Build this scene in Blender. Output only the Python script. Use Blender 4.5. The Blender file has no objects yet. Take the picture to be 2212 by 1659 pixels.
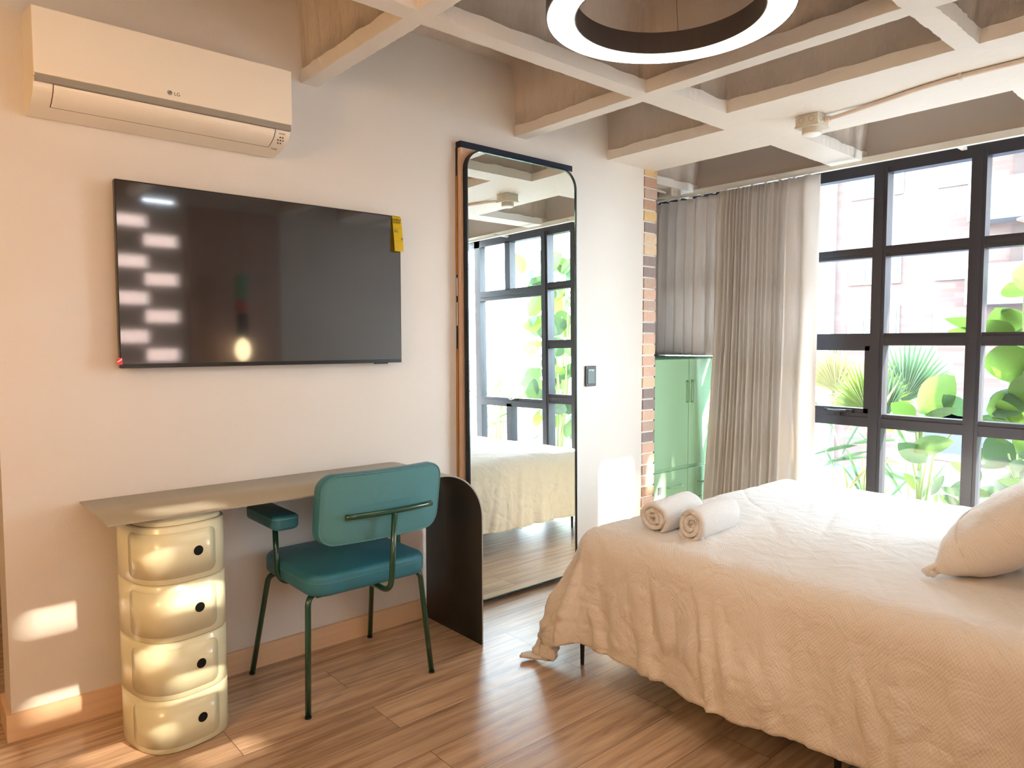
import bpy, bmesh, math, random
from mathutils import Vector, Matrix, noise, Euler
PI = math.pi
R = math.radians
random.seed(7)
C = bpy.context.scene.collection
scene = bpy.context.scene

# ------------------------------------------------------------------ camera
YAW, PITCH, ROLL, FPX = R(49.0925), R(-3.3449), R(-0.0362), 1535.27
fwd = Vector((math.cos(PITCH)*math.cos(YAW), math.cos(PITCH)*math.sin(YAW), math.sin(PITCH)))
rt = Vector((math.sin(YAW), -math.cos(YAW), 0.0))
up = rt.cross(fwd)
rt2 = rt*math.cos(ROLL) + up*math.sin(ROLL)
up2 = up*math.cos(ROLL) - rt*math.sin(ROLL)
cam_data = bpy.data.cameras.new('camera')
cam_data.sensor_width = 36.0
cam_data.lens = FPX/2212*36
cam_data.clip_start = 0.02
cam_data.clip_end = 200
cam = bpy.data.objects.new('camera', cam_data)
C.objects.link(cam)
cam.matrix_world = Matrix(((rt2.x, up2.x, -fwd.x, 0), (rt2.y, up2.y, -fwd.y, 0), (rt2.z, up2.z, -fwd.z, 1.28), (0, 0, 0, 1)))
scene.camera = cam

# ------------------------------------------------------------------ exposure, sky, sun
vs = scene.view_settings
vs.view_transform = 'Standard'
vs.look = 'None'
vs.gamma = 1
vs.use_curve_mapping = False
vs.exposure = 0.92

world = bpy.data.worlds.new('world')
scene.world = world
world.use_nodes = True
wn = world.node_tree
bgn = wn.nodes['Background']
tc = wn.nodes.new('ShaderNodeTexCoord')
sep = wn.nodes.new('ShaderNodeSeparateXYZ')
wn.links.new(tc.outputs['Generated'], sep.inputs[0])
cr = wn.nodes.new('ShaderNodeValToRGB')
cr.color_ramp.elements[0].position = 0.0
cr.color_ramp.elements[0].color = (0.80, 0.90, 1.0, 1)
cr.color_ramp.elements[1].position = 0.8
cr.color_ramp.elements[1].color = (0.62, 0.80, 1.0, 1)
wn.links.new(sep.outputs[2], cr.inputs[0])
wn.links.new(cr.outputs[0], bgn.inputs[0])
bgn.inputs[1].default_value = 16.0

SUN_DIR = Vector((-0.30, 1.0, -0.585)).normalized()
sl = bpy.data.lights.new('sun', 'SUN')
sl.energy = 30.0
sl.angle = R(1.4)
sl.color = (1.0, 0.86, 0.68)
so = bpy.data.objects.new('sun', sl)
C.objects.link(so)
so.location = (6, -6, 8)
so.rotation_euler = SUN_DIR.to_track_quat('-Z', 'Y').to_euler()

def portal(name, loc, direction, sx, sy):
    l = bpy.data.lights.new(name, 'AREA')
    l.shape = 'RECTANGLE'
    l.size = sx
    l.size_y = sy
    l.cycles.is_portal = True
    o = bpy.data.objects.new(name, l)
    C.objects.link(o)
    o.location = loc
    o.rotation_euler = Vector(direction).to_track_quat('-Z', 'Y').to_euler()
portal('daylight_portal', (4.42, 1.5, 1.2), (-1, 0, 0), 3.4, 2.3)

def point(name, loc, energy, color, radius=0.05):
    l = bpy.data.lights.new(name, 'POINT')
    l.energy = energy
    l.color = color
    l.shadow_soft_size = radius
    o = bpy.data.objects.new(name, l)
    C.objects.link(o)
    o.location = loc
    return o

# ------------------------------------------------------------------ materials
MATS = {}
def srgb(r, g, b):
    f = lambda c: (c/255/12.92) if c/255 <= 0.04045 else ((c/255+0.055)/1.055)**2.4
    return (f(r), f(g), f(b), 1.0)

def mat(name, col, rough=0.6, metal=0.0, var=0.0, vscale=4.0, bump=0.0, bscale=60.0, spec=0.5, stretch=None, coat=0.0,
        emis=None, estr=0.0, transl=0.0, detail=4.0, bdist=0.01):
    m = bpy.data.materials.new(name)
    m.use_nodes = True
    nt = m.node_tree
    p = nt.nodes['Principled BSDF']
    p.inputs['Base Color'].default_value = col
    p.inputs['Roughness'].default_value = rough
    p.inputs['Metallic'].default_value = metal
    p.inputs['Specular IOR Level'].default_value = spec
    p.inputs['Coat Weight'].default_value = coat
    p.inputs['Coat Roughness'].default_value = 0.08
    tcn = nt.nodes.new('ShaderNodeTexCoord')
    mp = nt.nodes.new('ShaderNodeMapping')
    nt.links.new(tcn.outputs['Object'], mp.inputs[0])
    if stretch: mp.inputs['Scale'].default_value = stretch
    if var > 0:
        n = nt.nodes.new('ShaderNodeTexNoise')
        n.inputs['Scale'].default_value = vscale
        n.inputs['Detail'].default_value = detail
        nt.links.new(mp.outputs[0], n.inputs['Vector'])
        mx = nt.nodes.new('ShaderNodeMix')
        mx.data_type = 'RGBA'
        mx.inputs['A'].default_value = tuple(c*(1-var) for c in col[:3])+(1,)
        mx.inputs['B'].default_value = tuple(min(1, c*(1+var)) for c in col[:3])+(1,)
        nt.links.new(n.outputs['Fac'], mx.inputs['Factor'])
        nt.links.new(mx.outputs['Result'], p.inputs['Base Color'])
    if bump > 0:
        n2 = nt.nodes.new('ShaderNodeTexNoise')
        n2.inputs['Scale'].default_value = bscale
        n2.inputs['Detail'].default_value = 5
        nt.links.new(mp.outputs[0], n2.inputs['Vector'])
        b = nt.nodes.new('ShaderNodeBump')
        b.inputs['Strength'].default_value = bump
        b.inputs['Distance'].default_value = bdist
        nt.links.new(n2.outputs['Fac'], b.inputs['Height'])
        nt.links.new(b.outputs[0], p.inputs['Normal'])
    if emis:
        p.inputs['Emission Color'].default_value = emis
        p.inputs['Emission Strength'].default_value = estr
    if transl > 0:
        tr = nt.nodes.new('ShaderNodeBsdfTranslucent')
        tr.inputs[0].default_value = col
        ms = nt.nodes.new('ShaderNodeMixShader')
        ms.inputs[0].default_value = transl
        nt.links.new(p.outputs[0], ms.inputs[1])
        nt.links.new(tr.outputs[0], ms.inputs[2])
        nt.links.new(ms.outputs[0], nt.nodes['Material Output'].inputs[0])
    MATS[name] = m
    return m

M_wall = mat('wall_paint', srgb(217, 211, 203), 0.55, var=0.03, vscale=1.5, bump=0.05, bscale=120)
M_backwall = mat('back_wall_paint', srgb(200, 190, 180), 0.7, var=0.04, vscale=1.5, bump=0.05)
M_uplaster = mat('ceiling_plaster', srgb(228, 222, 214), 0.6, var=0.05, vscale=5, bump=0.35, bscale=26)
M_concrete = mat('ceiling_concrete', srgb(208, 196, 184), 0.75, var=0.16, vscale=5, bump=1.0, bscale=11, stretch=(1, 1, 0.3), bdist=0.035)
M_greywall = mat('grey_wall_paint', srgb(196, 186, 178), 0.7, var=0.03, vscale=2)
M_base = mat('oak_baseboard', srgb(222, 188, 152), 0.5, var=0.12, vscale=6, stretch=(1, 8, 18), bump=0.03)
M_acw = mat('ac_white_plastic', srgb(240, 232, 216), 0.35)
M_acg = mat('ac_grey_trim', srgb(150, 146, 136), 0.4)
M_dark = mat('dark_gap', srgb(20, 20, 20), 0.6)
M_grey = mat('grey_print', srgb(84, 82, 78), 0.5)
M_black = mat('black_metal', srgb(26, 26, 28), 0.35)
M_screen = mat('tv_screen', srgb(34, 34, 38), 0.05, spec=1.0, coat=1.0)
M_tvframe = mat('tv_frame', srgb(28, 26, 27), 0.3, metal=0.3)
M_yellow = mat('yellow_card', srgb(255, 220, 0), 0.5)
M_red = mat('red_sticker', srgb(220, 60, 70), 0.5)
M_paperw = mat('white_print', srgb(240, 240, 240), 0.5)
M_desk = mat('olive_grey_steel', srgb(166, 163, 150), 0.34, metal=0.0, bump=0.02, bscale=400)
M_deskin = mat('desk_dark_paint', srgb(44, 48, 48), 0.35, metal=0.1)
M_comp = mat('pale_yellow_abs', srgb(230, 228, 194), 0.22, spec=0.5, coat=0.25)
M_teal = mat('teal_leather', srgb(50, 118, 138), 0.42, var=0.06, vscale=30, bump=0.12, bscale=260)
M_tealf = mat('teal_fabric_back', srgb(84, 142, 148), 0.7, var=0.08, vscale=180, bump=0.25, bscale=500)
M_thread = mat('teal_thread', srgb(110, 170, 175), 0.6)
M_green = mat('dark_green_enamel', srgb(14, 68, 52), 0.18, coat=0.5)
M_navy = mat('navy_bar', srgb(26, 32, 52), 0.35, metal=0.4)
M_board = mat('tan_board', srgb(214, 182, 156), 0.4, var=0.06, vscale=20)
M_gold = mat('gold_edge', srgb(232, 170, 80), 0.25, metal=0.9)
M_rim = mat('mirror_rim', srgb(38, 48, 54), 0.25, metal=0.6)
M_mirror = mat('mirror_glass', srgb(244, 250, 247), 0.0, metal=1.0)
M_mirrorbevel = mat('mirror_bevel', srgb(190, 225, 210), 0.1, metal=0.8)
M_switch = mat('switch_dark', srgb(44, 52, 50), 0.35)
M_switch2 = mat('switch_face', srgb(84, 98, 92), 0.3)
M_frame = mat('window_frame_black', srgb(42, 42, 50), 0.4)
M_cab = mat('mint_green_steel', srgb(148, 188, 152), 0.4)
M_cabd = mat('green_steel_top', srgb(40, 84, 62), 0.5)
M_curt = mat('grey_beige_linen', srgb(220, 214, 208), 0.9, var=0.05, vscale=160, bump=0.1, bscale=500, transl=0.3, stretch=(1, 1, 0.2))
M_rail = mat('rail_white', srgb(225, 222, 212), 0.4)
M_towel = mat('white_terry', srgb(248, 244, 240), 0.95, bump=0.7, bscale=330)
M_pvc = mat('pvc_conduit', srgb(214, 200, 186), 0.4)
M_junction = mat('junction_box_plastic', srgb(206, 198, 182), 0.45)
M_diff = mat('diffuser', srgb(245, 243, 240), 0.4)
M_ringb = mat('ring_body_dark', srgb(70, 62, 60), 0.4)
M_ringe = mat('ring_glow', srgb(255, 250, 240), 0.5, emis=(1.0, 0.86, 0.68, 1), estr=6)
M_bulb = mat('bulb_glow', srgb(255, 240, 210), 0.5, emis=(1.0, 0.75, 0.42, 1), estr=7)
M_mint = mat('lamp_mint', srgb(90, 150, 120), 0.4)
M_pink = mat('lamp_pink', srgb(190, 90, 90), 0.4)
M_woodp = mat('brown_wood_panel', srgb(170, 140, 124), 0.6, var=0.15, vscale=5, stretch=(8, 8, 1))
M_mort = mat('mortar', srgb(226, 222, 214), 0.85, bump=0.4, bscale=60)
BR = [mat('brick_%s' % n, c, 0.85, var=0.12, vscale=30, bump=0.5, bscale=60) for n, c in (
    ('ochre', srgb(216, 184, 134)), ('brown', srgb(184, 150, 126)), ('sand', srgb(222, 198, 168)),
    ('grey', srgb(150, 136, 134)), ('rose', srgb(216, 182, 162)), ('taupe', srgb(190, 166, 150)))]
M_soil = mat('paving_blue_grey', srgb(70, 76, 90), 0.8, var=0.1, vscale=3)
M_extbrick = None

# floor: oak planks along X
def floor_mat():
    m = bpy.data.materials.new('oak_planks')
    m.use_nodes = True
    nt = m.node_tree
    p = nt.nodes['Principled BSDF']
    tcn = nt.nodes.new('ShaderNodeTexCoord')
    br = nt.nodes.new('ShaderNodeTexBrick')
    br.offset = 0.37
    br.inputs['Scale'].default_value = 1
    br.inputs['Brick Width'].default_value = 1.22
    br.inputs['Row Height'].default_value = 0.18
    br.inputs['Mortar Size'].default_value = 0.0012
    br.inputs['Mortar Smooth'].default_value = 0.3
    br.inputs['Color1'].default_value = (0, 0, 0, 1)
    br.inputs['Color2'].default_value = (1, 1, 1, 1)
    br.inputs['Mortar'].default_value = (0, 0, 0, 1)
    nt.links.new(tcn.outputs['Object'], br.inputs['Vector'])
    mp = nt.nodes.new('ShaderNodeMapping')
    mp.inputs['Scale'].default_value = (1.6, 24, 1)
    nt.links.new(tcn.outputs['Object'], mp.inputs[0])
    addv = nt.nodes.new('ShaderNodeVectorMath')
    addv.operation = 'MULTIPLY_ADD'
    nt.links.new(br.outputs['Color'], addv.inputs[0])
    addv.inputs[1].default_value = (7, 5, 0)
    nt.links.new(mp.outputs[0], addv.inputs[2])
    n = nt.nodes.new('ShaderNodeTexNoise')
    n.inputs['Scale'].default_value = 1.3
    n.inputs['Detail'].default_value = 9
    n.inputs['Roughness'].default_value = 0.62
    n.inputs['Distortion'].default_value = 0.6
    nt.links.new(addv.outputs[0], n.inputs['Vector'])
    ramp = nt.nodes.new('ShaderNodeValToRGB')
    e = ramp.color_ramp.elements
    e[0].position = 0.30; e[0].color = srgb(140, 110, 86)
    e[1].position = 0.72; e[1].color = srgb(218, 190, 160)
    x = e.new(0.44); x.color = srgb(178, 146, 118)
    x = e.new(0.56); x.color = srgb(202, 172, 142)
    nt.links.new(n.outputs['Fac'], ramp.inputs[0])
    hs = nt.nodes.new('ShaderNodeHueSaturation')
    mr = nt.nodes.new('ShaderNodeMapRange')
    mr.inputs['To Min'].default_value = 0.86
    mr.inputs['To Max'].default_value = 1.1
    nt.links.new(br.outputs['Color'], mr.inputs[0])
    nt.links.new(mr.outputs[0], hs.inputs['Value'])
    nt.links.new(ramp.outputs[0], hs.inputs['Color'])
    mx = nt.nodes.new('ShaderNodeMix')
    mx.data_type = 'RGBA'
    mx.inputs['B'].default_value = srgb(84, 62, 48)
    nt.links.new(br.outputs['Fac'], mx.inputs['Factor'])
    nt.links.new(hs.outputs[0], mx.inputs['A'])
    nt.links.new(mx.outputs['Result'], p.inputs['Base Color'])
    p.inputs['Roughness'].default_value = 0.30
    p.inputs['Specular IOR Level'].default_value = 0.75
    b = nt.nodes.new('ShaderNodeBump')
    b.inputs['Strength'].default_value = 0.12
    b.inputs['Distance'].default_value = 0.004
    nt.links.new(n.outputs['Fac'], b.inputs['Height'])
    nt.links.new(b.outputs[0], p.inputs['Normal'])
    return m
M_floor = floor_mat()

def bedding_mat(name, pitch):
    m = bpy.data.materials.new(name)
    m.use_nodes = True
    nt = m.node_tree
    p = nt.nodes['Principled BSDF']
    p.inputs['Base Color'].default_value = srgb(230, 222, 214)
    p.inputs['Roughness'].default_value = 0.85
    p.inputs['Sheen Weight'].default_value = 0.15
    uv = nt.nodes.new('ShaderNodeTexCoord')
    s = nt.nodes.new('ShaderNodeSeparateXYZ')
    nt.links.new(uv.outputs['UV'], s.inputs[0])
    def sn(o, k):
        a = nt.nodes.new('ShaderNodeMath'); a.operation = 'MULTIPLY'; a.inputs[1].default_value = k
        nt.links.new(o, a.inputs[0])
        b = nt.nodes.new('ShaderNodeMath'); b.operation = 'SINE'
        nt.links.new(a.outputs[0], b.inputs[0])
        return b.outputs[0]
    mu = nt.nodes.new('ShaderNodeMath'); mu.operation = 'MULTIPLY'
    nt.links.new(sn(s.outputs[0], 2*PI/pitch), mu.inputs[0])
    nt.links.new(sn(s.outputs[1], 2*PI/pitch/0.8), mu.inputs[1])
    n = nt.nodes.new('ShaderNodeTexNoise')
    n.inputs['Scale'].default_value = 7
    n.inputs['Detail'].default_value = 7
    n.inputs['Distortion'].default_value = 1.8
    nt.links.new(uv.outputs['UV'], n.inputs['Vector'])
    b1 = nt.nodes.new('ShaderNodeBump'); b1.inputs['Strength'].default_value = 0.7; b1.inputs['Distance'].default_value = 0.02
    nt.links.new(n.outputs['Fac'], b1.inputs['Height'])
    b2 = nt.nodes.new('ShaderNodeBump'); b2.inputs['Strength'].default_value = 0.45; b2.inputs['Distance'].default_value = 0.0009
    nt.links.new(mu.outputs[0], b2.inputs['Height'])
    nt.links.new(b1.outputs[0], b2.inputs['Normal'])
    nt.links.new(b2.outputs[0], p.inputs['Normal'])
    return m
M_duvet = bedding_mat('waffle_duvet', 0.0125)
M_pillow = bedding_mat('waffle_pillowcase', 0.0115)

def glass_mat():
    m = bpy.data.materials.new('window_glass')
    m.use_nodes = True
    nt = m.node_tree
    nt.nodes.remove(nt.nodes['Principled BSDF'])
    tr = nt.nodes.new('ShaderNodeBsdfTransparent'); tr.inputs[0].default_value = (0.97, 0.985, 0.98, 1)
    gl = nt.nodes.new('ShaderNodeBsdfGlossy'); gl.inputs['Roughness'].default_value = 0.0
    lw = nt.nodes.new('ShaderNodeLayerWeight'); lw.inputs[0].default_value = 0.5
    pw_ = nt.nodes.new('ShaderNodeMath'); pw_.operation = 'POWER'; pw_.inputs[1].default_value = 5.0
    fr = nt.nodes.new('ShaderNodeMath'); fr.operation = 'MULTIPLY_ADD'; fr.inputs[1].default_value = 0.96; fr.inputs[2].default_value = 0.035
    nt.links.new(lw.outputs['Facing'], pw_.inputs[0]); nt.links.new(pw_.outputs[0], fr.inputs[0])
    ms = nt.nodes.new('ShaderNodeMixShader')
    nt.links.new(fr.outputs[0], ms.inputs[0]); nt.links.new(tr.outputs[0], ms.inputs[1]); nt.links.new(gl.outputs[0], ms.inputs[2])
    nt.links.new(ms.outputs[0], nt.nodes['Material Output'].inputs[0])
    return m
M_glass = glass_mat()

def extbrick_mat():
    m = bpy.data.materials.new('facade_brick')
    m.use_nodes = True
    nt = m.node_tree
    p = nt.nodes['Principled BSDF']
    tcn = nt.nodes.new('ShaderNodeTexCoord')
    s = nt.nodes.new('ShaderNodeSeparateXYZ'); nt.links.new(tcn.outputs['Object'], s.inputs[0])
    c = nt.nodes.new('ShaderNodeCombineXYZ'); nt.links.new(s.outputs[1], c.inputs[0]); nt.links.new(s.outputs[2], c.inputs[1])
    br = nt.nodes.new('ShaderNodeTexBrick')
    br.inputs['Scale'].default_value = 1
    br.inputs['Brick Width'].default_value = 0.9
    br.inputs['Row Height'].default_value = 0.16
    br.inputs['Mortar Size'].default_value = 0.008
    br.inputs['Bias'].default_value = -0.1
    br.inputs['Color1'].default_value = srgb(86, 72, 67)
    br.inputs['Color2'].default_value = srgb(80, 59, 52)
    br.inputs['Mortar'].default_value = srgb(84, 72, 68)
    nt.links.new(c.outputs[0], br.inputs['Vector'])
    nt.links.new(br.outputs['Color'], p.inputs['Base Color'])
    p.inputs['Roughness'].default_value = 0.9
    return m
M_extbrick = extbrick_mat()
M_extwall = mat('rosy_outdoor_wall', srgb(190, 160, 146), 0.9, var=0.1, vscale=6)
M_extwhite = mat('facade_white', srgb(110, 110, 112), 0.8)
M_extglass = mat('facade_window', srgb(54, 58, 70), 0.3)
M_extdark = mat('facade_recess', srgb(66, 54, 50), 0.8)

def leaf_mat(name, col, col2, tr=0.45):
    m = bpy.data.materials.new(name)
    m.use_nodes = True
    nt = m.node_tree
    p = nt.nodes['Principled BSDF']
    p.inputs['Roughness'].default_value = 0.45
    tcn = nt.nodes.new('ShaderNodeTexCoord')
    n = nt.nodes.new('ShaderNodeTexNoise'); n.inputs['Scale'].default_value = 5
    nt.links.new(tcn.outputs['Object'], n.inputs['Vector'])
    mx = nt.nodes.new('ShaderNodeMix'); mx.data_type = 'RGBA'
    mx.inputs['A'].default_value = col; mx.inputs['B'].default_value = col2
    nt.links.new(n.outputs['Fac'], mx.inputs['Factor'])
    nt.links.new(mx.outputs['Result'], p.inputs['Base Color'])
    w = nt.nodes.new('ShaderNodeTexWave'); w.inputs['Scale'].default_value = 14; w.inputs['Distortion'].default_value = 0.3
    nt.links.new(tcn.outputs['UV'], w.inputs['Vector'])
    b = nt.nodes.new('ShaderNodeBump'); b.inputs['Strength'].default_value = 0.3; b.inputs['Distance'].default_value = 0.004
    nt.links.new(w.outputs['Fac'], b.inputs['Height']); nt.links.new(b.outputs[0], p.inputs['Normal'])
    t = nt.nodes.new('ShaderNodeBsdfTranslucent')
    nt.links.new(mx.outputs['Result'], t.inputs[0])
    ms = nt.nodes.new('ShaderNodeMixShader'); ms.inputs[0].default_value = tr
    nt.links.new(p.outputs[0], ms.inputs[1]); nt.links.new(t.outputs[0], ms.inputs[2])
    nt.links.new(ms.outputs[0], nt.nodes['Material Output'].inputs[0])
    return m
L_bright = leaf_mat('leaf_bright', srgb(96, 122, 48), srgb(72, 104, 42))
L_mid = leaf_mat('leaf_mid', srgb(74, 102, 60), srgb(58, 86, 52))
L_palm = leaf_mat('leaf_palm', srgb(80, 106, 72), srgb(66, 94, 62))
L_palmy = leaf_mat('leaf_palm_yellow', srgb(112, 124, 42), srgb(82, 108, 42))
L_yellow = leaf_mat('leaf_yellow', srgb(140, 130, 84), srgb(130, 126, 72))
M_stem = mat('plant_stem', srgb(150, 165, 100), 0.7, var=0.2, vscale=20)
M_trunk = mat('plant_trunk', srgb(150, 130, 105), 0.8, var=0.2, vscale=20, bump=0.5)

# ------------------------------------------------------------------ mesh helpers
def obj(name, bm, m, parent=None, smooth=False, recalc=True):
    if recalc:
        bmesh.ops.recalc_face_normals(bm, faces=bm.faces[:])
    me = bpy.data.meshes.new(name)
    bm.to_mesh(me)
    bm.free()
    o = bpy.data.objects.new(name, me)
    C.objects.link(o)
    for mm in (m if isinstance(m, (list, tuple)) else [m]):
        me.materials.append(mm)
    if smooth:
        for p in me.polygons: p.use_smooth = True
    if parent is not None:
        o.parent = parent
        o.matrix_parent_inverse = Matrix.Translation(-parent.location) if not parent.parent else Matrix.Identity(4)
    return o

def thing(name, label, cat, loc=(0, 0, 0), group=None):
    o = bpy.data.objects.new(name, None)
    o.empty_display_size = 0.1
    C.objects.link(o)
    o.location = loc
    tag(o, label, cat, group)
    return o
def tag(o, label, cat, group=None):
    o['label'] = label
    o['category'] = cat
    if group: o['group'] = group
    return o
def struct(name, bm, m, label=None, parent=None, **k):
    o = obj(name, bm, m, parent, **k)
    if parent is None: o['kind'] = 'structure'
    if label: o['label'] = label
    return o
def part(name, bm, m, parent, smooth=False):
    # parts are modelled in world coordinates; convert to the parent's frame
    base = parent.location.copy()
    q = parent.parent
    while q is not None:
        base += q.location
        q = q.parent
    bmesh.ops.translate(bm, verts=bm.verts[:], vec=-base)
    o = obj(name, bm, m, None, smooth)
    o.parent = parent
    return o

def box(bm, x0, x1, y0, y1, z0, z1, mi=0):
    v = [bm.verts.new(p) for p in ((x0, y0, z0), (x1, y0, z0), (x1, y1, z0), (x0, y1, z0), (x0, y0, z1), (x1, y0, z1), (x1, y1, z1), (x0, y1, z1))]
    for f in ((0, 3, 2, 1), (4, 5, 6, 7), (0, 1, 5, 4), (1, 2, 6, 5), (2, 3, 7, 6), (3, 0, 4, 7)):
        bm.faces.new([v[i] for i in f]).material_index = mi
    return v
def B(*a):
    bm = bmesh.new(); box(bm, *a); return bm

def rbox(x0, x1, y0, y1, z0, z1, r=0.01, seg=3):
    bm = B(x0, x1, y0, y1, z0, z1)
    bmesh.ops.bevel(bm, geom=bm.edges[:]+bm.verts[:], offset=r, segments=seg, affect='EDGES', profile=0.5)
    return bm

def tube(bm, pts, r, n=12, caps=True, closed=False):
    pts = [Vector(p) for p in pts]
    N = len(pts)
    rings = []
    prev = None
    for i in range(N):
        if closed: t = (pts[(i+1) % N]-pts[(i-1) % N]).normalized()
        else: t = (pts[min(i+1, N-1)]-pts[max(i-1, 0)]).normalized()
        if prev is None:
            a = Vector((0, 0, 1)) if abs(t.z) < 0.9 else Vector((1, 0, 0))
            nrm = t.cross(a).normalized()
        else:
            nrm = (prev - t*prev.dot(t)).normalized()
        prev = nrm
        bn = t.cross(nrm)
        rr = r[i] if isinstance(r, (list, tuple)) else r
        rings.append([bm.verts.new(pts[i]+nrm*rr*math.cos(2*PI*k/n)+bn*rr*math.sin(2*PI*k/n)) for k in range(n)])
    for i in range(N if closed else N-1):
        a, b = rings[i], rings[(i+1) % N]
        for k in range(n):
            bm.faces.new((a[k], a[(k+1) % n], b[(k+1) % n], b[k]))
    if caps and not closed:
        bm.faces.new(rings[0][::-1]); bm.faces.new(rings[-1])
    return bm
def T(pts, r, n=12):
    return tube(bmesh.new(), pts, r, n)

def smooth_path(pts, rad=0.03, seg=6):
    """polyline with rounded corners"""
    pts = [Vector(p) for p in pts]
    out = [pts[0]]
    for i in range(1, len(pts)-1):
        a, b, c = pts[i-1], pts[i], pts[i+1]
        d1 = (a-b); d2 = (c-b)
        rr = min(rad, d1.length*0.49, d2.length*0.49)
        p1 = b+d1.normalized()*rr; p2 = b+d2.normalized()*rr
        for k in range(seg+1):
            t = k/seg
            out.append(p1*(1-t)**2+b*2*t*(1-t)+p2*t*t)
    out.append(pts[-1])
    return out

def prism(bm, prof, axis, a0, a1, mi=0):
    """extrude a 2D polygon: axis 0 -> (y,z), axis 1 -> (x,z), axis 2 -> (x,y)"""
    def P(p, a):
        return {0: (a, p[0], p[1]), 1: (p[0], a, p[1]), 2: (p[0], p[1], a)}[axis]
    A = [bm.verts.new(P(p, a0)) for p in prof]
    Bv = [bm.verts.new(P(p, a1)) for p in prof]
    n = len(prof)
    for i in range(n):
        bm.faces.new((A[i], A[(i+1) % n], Bv[(i+1) % n], Bv[i])).material_index = mi
    bm.faces.new(A[::-1]).material_index = mi
    bm.faces.new(Bv).material_index = mi
    return bm

def rrect(x0, x1, y0, y1, r, n=8):
    out = []
    for cx, cy, a0 in ((x1-r, y1-r, 0), (x0+r, y1-r, 90), (x0+r, y0+r, 180), (x1-r, y0+r, 270)):
        for k in range(n+1):
            a = R(a0+90*k/n)
            out.append((cx+r*math.cos(a), cy+r*math.sin(a)))
    return out

def cyl(bm, c, r, h, n=32, axis=2):
    prof = [(c[(axis+1) % 3]+r*math.cos(2*PI*k/n), c[(axis+2) % 3]+r*math.sin(2*PI*k/n)) for k in range(n)]
    A = []; Bv = []
    for a, b in prof:
        for L, off in ((A, 0), (Bv, h)):
            p = [0, 0, 0]
            p[axis] = c[axis]+off; p[(axis+1) % 3] = a; p[(axis+2) % 3] = b
            L.append(bm.verts.new(p))
    for i in range(n):
        bm.faces.new((A[i], A[(i+1) % n], Bv[(i+1) % n], Bv[i]))
    bm.faces.new(A[::-1]); bm.faces.new(Bv)
    return bm
def CY(*a, **k): return cyl(bmesh.new(), *a, **k)

def lathe(bm, prof, c=(0, 0), n=48):
    rings = []
    for r, z in prof:
        rings.append([bm.verts.new((c[0]+r*math.cos(2*PI*k/n), c[1]+r*math.sin(2*PI*k/n), z)) for k in range(n)])
    for i in range(len(prof)-1):
        for k in range(n):
            bm.faces.new((rings[i][k], rings[i][(k+1) % n], rings[i+1][(k+1) % n], rings[i+1][k]))
    return rings

def text_obj(name, s, size, m, parent, origin, right, upv, extrude=0.0006):
    cu = bpy.data.curves.new(name, 'FONT')
    cu.body = s
    cu.size = size
    cu.extrude = extrude
    tmp = bpy.data.objects.new('tmp', cu)
    C.objects.link(tmp)
    dg = bpy.context.evaluated_depsgraph_get()
    me = bpy.data.meshes.new_from_object(tmp.evaluated_get(dg))
    bpy.data.objects.remove(tmp)
    right = Vector(right).normalized(); upv = Vector(upv).normalized(); nn = right.cross(upv)
    mw = Matrix(((right.x, upv.x, nn.x, origin[0]), (right.y, upv.y, nn.y, origin[1]), (right.z, upv.z, nn.z, origin[2]), (0, 0, 0, 1)))
    me.transform(mw)
    base = parent.location.copy()
    q = parent.parent
    while q is not None:
        base += q.location; q = q.parent
    me.transform(Matrix.Translation(-base))
    me.materials.clear(); me.materials.append(m)
    o = bpy.data.objects.new(name, me)
    C.objects.link(o)
    o.parent = parent
    return o

D = 2.736          # plane of the wall with the television
XW = 4.24          # inner face of the window wall
YB = -0.25         # inner face of the wall behind the camera
ZR = 2.31          # underside of the ceiling ribs
ZC = 2.655         # top of the ceiling coffers

# ================================================================== SETTING
struct('floor', B(-2.0, 4.42, -0.5, 4.8, -0.12, 0.0), M_floor)
# television wall with the return on its left
struct('wall_left', B(0.237, 3.41, D, D+0.18, 0.0, 2.9), M_wall)
# exposed brick strip that ends this wall
bm = bmesh.new()
box(bm, 3.41, 3.531, D+0.003, D+0.18, 0, 2.36, 0)
nc = 35
rb = random.Random(3)
seq = [0, 1, 5, 1, 0, 3, 2, 2, 3, 3, 5, 4, 5, 4, 3, 4, 2, 4, 4, 2, 3, 3, 4, 5, 3, 4, 4, 5]
for i in range(nc):
    z1 = 2.335-i*0.067
    z0 = max(z1-0.056, 0.001)
    if z1 < 0.02: break
    k = seq[i] if i < len(seq) else rb.choice([1, 2, 4, 5])
    jx = rb.uniform(-0.004, 0.004)
    box(bm, 3.418+jx, 3.534+jx*0.5, D-0.004+rb.uniform(-0.002, 0.002), D+0.17, z0, z1, k+1)
struct('trim_1', bm, [M_mort]+BR, label='strip of bare bricks at the end of the white wall')
# baseboards
bm = B(0.222, 1.84, D-0.015, D, 0, 0.088)
struct('baseboard_left', bm, M_base)
struct('baseboard_return', B(0.222, 0.237, D, D+0.18, 0, 0.088), M_base)
# walls around
struct('wall_back_left', B(-2.0, 3.2, 4.6, 4.75, 0, 2.9), M_wall)
struct('wall_far_left', B(-2.0, -1.85, -0.5, 4.75, 0, 2.9), M_wall)
struct('wall_alcove', B(3.1, 4.42, 3.34, 3.46, 0, 2.9), M_wall)
struct('wall_alcove_side', B(3.1, 3.2, D+0.18, 4.6, 0, 2.9), M_wall)
struct('wall_right', B(XW, XW+0.16, -0.37, 3.34, 2.300, 2.9), M_greywall)
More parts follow.
